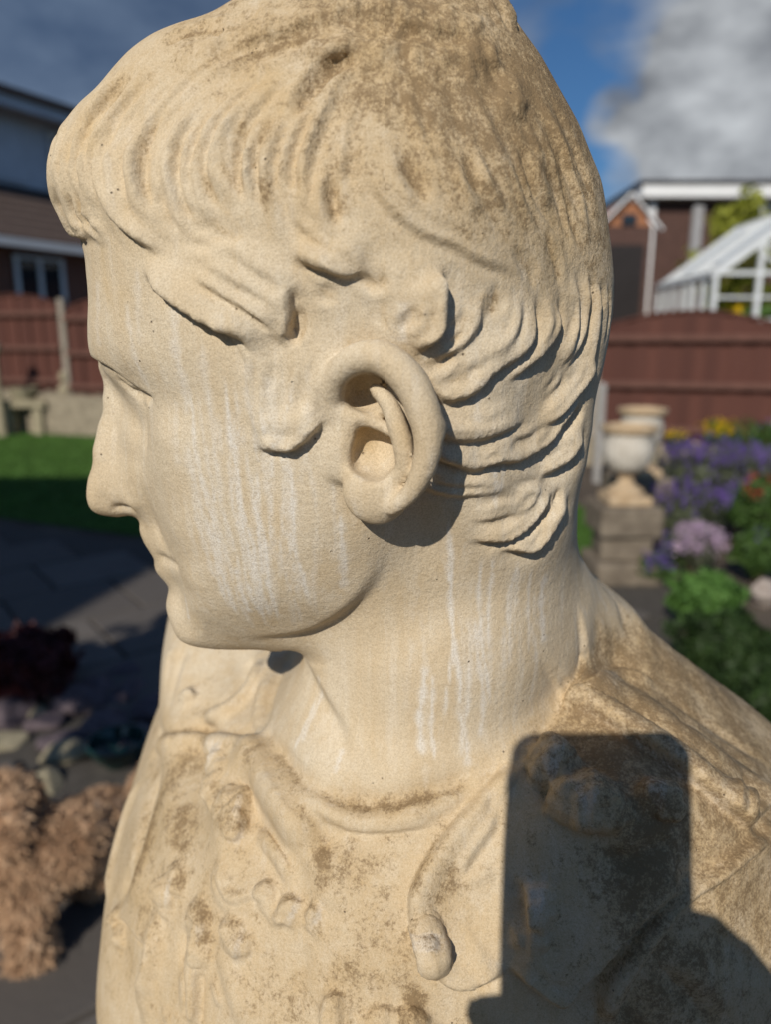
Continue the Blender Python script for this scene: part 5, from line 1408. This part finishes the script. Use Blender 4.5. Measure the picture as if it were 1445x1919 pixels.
MB().bar((0, 0, 1.75), (Wd, 0, 1.75), .05).build('gable_rail', M_ALU, gh)
MB().bar((0, 0, ze), (Wd, 0, ze), .05).build('gable_rail', M_ALU, gh)
for x in (0, Wd):
    MB().bar((x, 0, ze), (x, Ld_, ze), .08).build('eave_beam', M_ALU, gh)
for k in range(12):
    y = Ld_ * (k + .5) / 12
    MB().bar((0, y, ze + .03), (Wd / 2, y, zr + .03), .025).build('glazing_bar', M_ALU, gh)
for z_ in (2.05,): MB().bar((0, 0, z_), (Wd, 0, z_), .03).build('gable_rail', M_ALU, gh)
MB().bar((Wd / 2, 0, zr), (Wd / 2, Ld_, zr), .08).build('ridge_beam', M_ALU, gh)
for k in range(1, 7):
    y = Ld_ * k / 6
    for x in (0, Wd):
        MB().bar((x, y, .9), (x, y, ze), .05).build('side_post', M_ALU, gh)
        MB().bar((x, y, ze), (Wd / 2, y, zr), .05).build('roof_bar', M_ALU, gh)
for k in range(6):
    y0, y1 = Ld_ * k / 6 + .03, Ld_ * (k + 1) / 6 - .03
    for x in (0.0, Wd):
        q = MB().add([(x, y0, .9), (x, y1, .9), (x, y1, ze), (x, y0, ze), (x + .004, y0, .9), (x + .004, y1, .9), (x + .004, y1, ze), (x + .004, y0, ze)], [(0,1,2,3),(7,6,5,4)]); q.build('pane', M_PANE, gh)
        q = MB().add([(x, y0, ze + .02), (x, y1, ze + .02), (Wd / 2, y1, zr + .02), (Wd / 2, y0, zr + .02), (x, y0, ze + .026), (x, y1, ze + .026), (Wd / 2, y1, zr + .026), (Wd / 2, y0, zr + .026)], [(0,1,2,3),(7,6,5,4)]); q.build('pane', M_PANE, gh)
M_BLIND = plain('roof_blind', (.55, .60, .64), .6, .1, 4)
for k in (0, 3): MB().box((0, 0, 0), (1.0, .30, .01), Matrix.Translation((.12, Ld_ * k / 6 + .15, ze + .14)) @ Matrix.Rotation(-math.atan2(zr - ze, Wd / 2), 4, 'Y')).build('roof_blind', M_BLIND, gh)
stg = empty('plant_staging', (g0[0] + 1.0, 11.2, 0)); tag(stg, 'bench of seedlings and pots inside the greenhouse', 'bench')
MB().box((-.6, -.3, 1.45), (.7, .3, 1.5)).build('shelf', M_ALU, stg)
for x in (-.55, .65): MB().box((x - .03, -.28, 0), (x + .03, .28, 1.449)).build('leg', M_ALU, stg)
v, f = leaf_cloud((0, 0, 1.75), (.55, .25, .22), 500, .06, seed=41); link('seedlings', np_mesh('seedlings', v, f, False), M_BRIGHT, stg)
v, f = leaf_cloud((-.3, -.1, 1.9), (.12, .1, .12), 60, .06, seed=42); link('orange_blooms', np_mesh('orange_blooms', v, f, False), M_YELLOW, stg)

# trees beyond
M_BARK = plain('bark', (.11, .085, .06), .95, .25, 15, .8, .02)
def tree(x, y, ht, rad, n, size, mat, label, seed, base=.35, trunk=.07):
    r = empty('tree', (x, y, 0)); tag(r, label, 'tree')
    g = np.random.default_rng(seed); m = MB(); m.tube([(0, 0, 0), (.03, .02, ht * .3), (-.02, .03, ht * .6), (0, 0, ht * .92)], [trunk, trunk * .8, trunk * .55, trunk * .15], 8)
    Vs, Fs, b = [], [], 0
    for k in range(16):
        a = k * 2.4; zz = ht * (base + (1 - base) * (k + .5) / 16 * .92); rr = rad * (.35 + .75 * math.sin(math.pi * min(1, .15 + (zz / ht - base) / (1 - base) * .85))) * g.uniform(.7, 1.1)
        e = (rr * .75 * math.cos(a), rr * .75 * math.sin(a), zz)
        m.tube([(0, 0, zz * .82), (e[0] * .5, e[1] * .5, zz * .93), e], [trunk * .35, trunk * .22, trunk * .08], 5)
        v, f = leaf_cloud(e, (rr * .62, rr * .62, rad * .42), n // 16, size, seed=seed * 40 + k, shell=.15); Vs.append(v); Fs.append(f + b); b += len(v)
    m.build('trunk', M_BARK, r, True)
    link('crown', np_mesh('crown', np.concatenate(Vs), np.concatenate(Fs), False), mat, r)
    return r
q = at(1390, 400, 13.5); tree(q[0] - .1, 13.2, 3.95, .62, 2200, .09, M_LIME, 'yellow green tree rising behind the greenhouse roof', 5)
tree(-2.12, -.05, 3.05, .50, 4200, .07, M_LEAF, 'unseen round headed tree added to shade the paving', 6, .62, .05)  # out of view, added to cast the near shadow on the paving

# unseen house behind the photographer, added to cast the shadow across lawn and paving
oh = empty('shadow_house', (-6.15, -1.3, 0)); tag(oh, 'unseen brick two storey house added to shade lawn and paving', 'house')
MB().box((-9, -7, 0), (0, 0, 5.2)).build('wall', M_BRICK, oh)
m = MB(); m.add([(-9.4,-7.4,5.2),(.3,-7.4,5.2),(.3,.4,5.2),(-9.4,.4,5.2),(-9.4,-3.5,8.6),(.3,-3.5,8.6)], [(3,2,1,0),(2,3,4,5),(0,1,5,4),(1,2,5),(3,0,4)]); m.build('roof', M_TILE, oh)
for x0 in (-7.5, -4.6, -2.0):
    for z0 in (.9, 3.2): window(oh, x0, x0 + 1.2, z0, z0 + 1.2, .03, 2, -.06)
MB().box((-5.9, -.03, 0), (-5.0, .05, 2.1)).build('door', M_WHITE, oh)
# ------------------------------------------------------------------ the dog: curly tan poodle cross, standing by the rockery
def og(px, py, z): return np.array(on_ground(px, py, z))
D_RUMP, D_BACK, D_CHEST, D_NECK, D_HEAD = og(195, 1545, .26), og(130, 1580, .28), og(50, 1605, .27), og(30, 1550, .34), og(14, 1512, .39)
dirv = D_HEAD - D_RUMP; dirv[2] = 0; dirv /= np.linalg.norm(dirv)
MUZ = D_HEAD + dirv * .10 + np.array([0, 0, -.04])
f_near = og(72, 1808, .02); f_far = og(-25, 1740, .02); h_near = og(170, 1668, .02); h_far = og(235, 1640, .02)
sidev = np.array([-dirv[1], dirv[0], 0])
if sidev[1] > 0: sidev = -sidev
def dog_form(P):
    d = chain(P, [D_RUMP, D_BACK, D_CHEST], [.075, .082, .088])
    d = smin(d, chain(P, [D_CHEST, D_NECK, D_HEAD], [.08, .062, .066]), .03)
    d = smin(d, chain(P, [D_HEAD, MUZ], [.06, .035]), .02)
    for a, b, ra, rb in ((D_CHEST + sidev * .05 - [0, 0, .06], f_near, .046, .034), (D_CHEST - sidev * .05 - [0, 0, .06], f_far, .046, .034), (D_RUMP + sidev * .05 - [0, 0, .05], h_near, .05, .032), (D_RUMP - sidev * .05 - [0, 0, .05], h_far, .05, .032)):
        k = (a + b) / 2 + (dirv * .02 if a is not None else 0)
        d = smin(d, chain(P, [a, k, b + [0, 0, .035]], [ra, (ra + rb) / 2, rb]), .03)
        d = smin(d, chain(P, [b + [0, 0, .028], b + dirv * .03 + [0, 0, .022]], [.036, .030]), .015)
    tl = D_RUMP - dirv * .09 + np.array([0, 0, .05])
    d = smin(d, chain(P, [tl, tl + np.array([0, 0, .04]) - dirv * .03, tl + np.array([0, 0, .06]) - dirv * .05], [.024, .026, .026]), .02)
    for s in (-1, 1):
        e = D_HEAD + sidev * .062 * s + np.array([0, 0, .015])
        d = smin(d, chain(P, [e, e + sidev * .025 * s + np.array([0, 0, -.06]), e + sidev * .02 * s + np.array([0, 0, -.12])], [.028, .036, .03]), .01)
    return d
t = NT('tan_fur', .9, .15); t.color(t.ramp(t.noise(16, 6, .65, t.gpos()), [(.3, (.33, .20, .12)), (.5, (.50, .33, .21)), (.72, (.66, .48, .33))])); M_FUR = t.m
dlo = np.min([D_RUMP, D_HEAD, MUZ, f_near, f_far, h_near, h_far], 0) - .22; dhi = np.max([D_RUMP, D_HEAD, MUZ, f_near, f_far, h_near, h_far], 0) + .22
dlo[2] = -.02
DV, DF = sparse_nets(dog_form, dlo, dhi, .011, 4)
DN = vnormals(DV, DF)
base = np.array([D_BACK[0], D_BACK[1], 0.0])
dog = empty('dog', tuple(base)); tag(dog, 'curly tan poodle cross dog standing on the paving by the rocks', 'dog')
lump = .010 * np.sin(DV[:, 0] * 95) * np.sin(DV[:, 1] * 88 + 1) + .008 * np.sin(DV[:, 2] * 110 + DV[:, 0] * 60)
link('body', np_mesh('body', DV + DN * lump[:, None] - base, DF), M_FUR, dog)
g = np.random.default_rng(3); nt = 24000
ix = g.integers(0, len(DV), nt); p = DV[ix] + g.normal(0, .004, (nt, 3)); nn = DN[ix] + g.normal(0, .35, (nt, 3)); nn[:, 2] -= .35; nn /= length(nn)[:, None]
a = np.cross(nn, g.normal(size=(nt, 3))); a /= length(a)[:, None]; b = np.cross(nn, a); ln = g.uniform(.016, .036, nt)[:, None]; w = g.uniform(.0022, .0048, nt)[:, None]
curl = a * ln * .45
rows = []
for tt, ww in ((0, 1.0), (.5, .8), (1.0, .12)):
    c = p + nn * ln * (tt - .15) * (1 - .25 * tt) + curl * math.sin(tt * 2.6)
    for k in range(3): rows.append(c + (a * math.cos(2.094 * k) + b * math.sin(2.094 * k)) * w * ww)
Vf = np.stack(rows, 1).reshape(-1, 3); fq = []
for lv in range(2):
    for k in range(3): fq.append([lv * 3 + k, lv * 3 + (k + 1) % 3, lv * 3 + 3 + (k + 1) % 3, lv * 3 + 3 + k])
Ff = (np.arange(nt)[:, None, None] * 9 + np.array(fq)[None]).reshape(-1, 4)
tag(link('fur', np_mesh('fur', Vf - base, Ff), M_FUR, dog), kind='stuff')
M_BLK = plain('wet_black', (.012, .011, .012), .25, .1, 5)
def ball(c, r): return MB().lathe([(max(.0008, r * math.sin(a)), -r * math.cos(a)) for a in np.linspace(0, math.pi, 9)], 14, tuple(c))
ball(MUZ + dirv * .035 - base, .014).build('nose', M_BLK, dog, True)
for s in (-1, 1): ball(D_HEAD + dirv * .066 + sidev * .03 * s + np.array([0, 0, .012]) - base, .009).build('eye', M_BLK, dog, True)

# ------------------------------------------------------------------ the photographer: phone in the right hand, its shadow falls on the shoulder
AX = Vector((1, 0, 0)); FW = Vector((0, CP, -SP)); UPV = Vector((0, SP, CP))            # the phone's own axes
def ph(x, y, z):                                       # x right, y up, z forward of the lens, in mm
    return np.array(Vector((0, 0, EYE)) + AX * (x / 1000) + UPV * (y / 1000) + FW * (z / 1000))
PL, PR, PT, PB = -63.0, 13.0, 30.0, -133.0
phone = empty('phone', tuple(ph((PL + PR) / 2, PB, -12))); tag(phone, 'slim black phone held upright in front of the bust', 'phone')
phone.rotation_euler = cam.rotation_euler
pl = np.array(phone.location)
# local axes of the phone equal the camera's: x right, y up, -z forward
bm = bmesh.new(); bmesh.ops.create_cube(bm, size=1.0)
for v in bm.verts: v.co = Vector((v.co.x * 76, v.co.y * 163 + 81.5, v.co.z * 8)) / 1000
ez = [e for e in bm.edges if abs((e.verts[0].co - e.verts[1].co).z) > .005]
bmesh.ops.bevel(bm, geom=ez, offset=.010, segments=8, affect='EDGES', profile=.5)
mep = bpy.data.meshes.new('case'); bm.to_mesh(mep); bm.free()
M_PH = plain('black_phone', (.02, .02, .022), .35, .1, 5)
link('case', mep, M_PH, phone)
t = NT('phone_screen', .1, .5); t.color((.03, .03, .035)); M_SCR = t.m
MB().box((-.0355, .003, .0041), (.0355, .160, .0048)).build('screen', M_SCR, phone)
MB().box((-.036, .129, -.0065), (.036, .148, -.0041)).build('camera_bar', M_PH, phone, bevel=.001)

HIP, CHE, NEK, HED = np.array((.10, -.56, .96)), np.array((.09, -.53, 1.30)), np.array((.08, -.50, 1.48)), np.array((.06, -.455, 1.64))
SHR, SHL = np.array((.29, -.50, 1.42)), np.array((-.11, -.53, 1.42)); ELB = np.array((.33, -.30, 1.16)); WR = ph(64, -150, -70)
ELL, HAL = np.array((-.20, -.50, 1.13)), np.array((-.19, -.40, .90))
PALM = [(ph(50, -128, -50), .024), (ph(38, -98, -30), .021), (ph(27, -68, -18), .015)]
THUMB = [(ph(46, -112, -38), .013), (ph(34, -72, -34), .011), (ph(16, -50, -27), .0095), (ph(-2, -42, -24), .008)]
FING = [[(ph(28, y0, -8), .0095), (ph(2, y0 - 4, 5), .0092), (ph(-38, y0 - 6, 4), .0085), (ph(-66 - ex, y0 - 5, -4), .008), (ph(-67 - ex, y0 - 4, -16), .0072)] for y0, ex in ((-66, -14), (-85, 2), (-104, 1), (-121, -8))]
def cc(P, lst): return chain(P, [a for a, _ in lst], [b for _, b in lst])
def skin(P):
    d = chain(P, [HIP, CHE], [.11, .125]); d = smin(d, chain(P, [CHE + [0, 0, .06], NEK, HED - [0, 0, .06]], [.06, .052, .05]), .03)
    d = smin(d, ellip(P, HED, (.075, .098, .115)), .02); d = smin(d, ellip(P, HED + [0, .095, -.015], (.014, .02, .026)), .01)
    d = smin(d, chain(P, [HED + [-.026, .088, -.06], HED + [.026, .088, -.06]], [.008, .008]), .006)
    for s in (-1, 1):
        d = smin(d, ellip(P, HED + [s * .078, -.005, -.01], (.012, .022, .032)), .006)
        d = smin(d, chain(P, [HIP + [s * .09, 0, -.04], HIP + [s * .10, .02, -.50], HIP + [s * .10, -.01, -.90]], [.075, .05, .038]), .03)
        d = smin(d, chain(P, [HIP + [s * .10, -.02, -.915], HIP + [s * .11, .15, -.93]], [.035, .028]), .01)
    d = smin(d, chain(P, [SHR, ELB, WR], [.05, .038, .026]), .02); d = smin(d, chain(P, [SHL, ELL, HAL], [.05, .038, .026]), .02)
    d = smin(d, cc(P, [(WR, .026)] + PALM), .012); d = smin(d, cc(P, THUMB), .006)
    for f_ in FING: d = smin(d, cc(P, f_), .003)
    d = smin(d, chain(P, [HAL, HAL + [0, .02, -.09]], [.03, .02]), .01)
    for k in range(4): d = smin(d, chain(P, [HAL + [.0, -.01 + k * .018, -.09], HAL + [.005, .0 + k * .02, -.14], HAL + [.012, -.005 + k * .02, -.175 + abs(k - 1.4) * .01]], [.0095, .0088, .0075]), .003)
    return smin(d, chain(P, [HAL + [0, .03, -.05], HAL + [.005, .065, -.10]], [.011, .009]), .006)
def top_(P):
    d = smin(chain(P, [HIP + [0, 0, .02], CHE], [.14, .155]), chain(P, [SHL, CHE + [0, 0, .1], SHR], [.07, .09, .07]), .05)
    d = smin(d, chain(P, [SHR, ELB, WR + (ELB - WR) * .12], [.066, .054, .042]), .03); d = smin(d, chain(P, [SHL, ELL, HAL + (ELL - HAL) * .12], [.066, .054, .042]), .03)
    return smax(d, -(length(P - NEK - np.array([0, 0, .06])) - .085), .01)
def legs_(P):
    d = chain(P, [HIP + [-.05, 0, 0], HIP + [.05, 0, 0]], [.135, .135])
    for s in (-1, 1): d = smin(d, chain(P, [HIP + [s * .09, 0, -.06], HIP + [s * .10, .02, -.50], HIP + [s * .10, -.01, -.86]], [.10, .075, .066]), .03)
    return d
def shoe_(P): return np.minimum(*[chain(P, [HIP + [s * .10, -.04, -.915], HIP + [s * .11, .16, -.925]], [.044, .036]) for s in (-1, 1)])
def hair_(P): return smax(ellip(P, HED + [0, -.012, .012], (.088, .106, .122)), (P - (HED + [0, .055, .03])) @ np.array([0, .8, -.6]), .01)
man = empty('person', (.10, -.55, 0)); tag(man, 'person in dark blue jumper and grey trousers holding up a phone', 'person'); mb0 = np.array(man.location)
for nm, fn, lo, hi, h_, mt in (('body', skin, (-.34, -.75, -.03), (.46, .12, 1.8), .0058, plain('skin', (.52, .34, .26), .6, .08, 20)), ('jumper', top_, (-.34, -.8, .75), (.46, 0, 1.62), .011, plain('navy_wool', (.03, .045, .085), .95, .15, 40)),
                               ('trousers', legs_, (-.2, -.8, .02), (.4, -.3, 1.15), .012, plain('grey_cloth', (.12, .12, .125), .95, .15, 30)), ('shoes', shoe_, (-.15, -.75, -.03), (.35, -.25, .14), .009, plain('black_leather', (.03, .028, .027), .5)), ('hair', hair_, (-.1, -.65, 1.45), (.2, -.3, 1.8), .007, plain('brown_hair', (.06, .04, .025), .7, .3, 60))):
    v, f = sparse_nets(fn, lo, hi, h_, 4); link(nm, np_mesh(nm, v - mb0, f), mt, man)
for s in (-1, 1): ball(HED + np.array([s * .03, .083, .012]) - mb0, .011).build('eye', M_BLK, man, True)
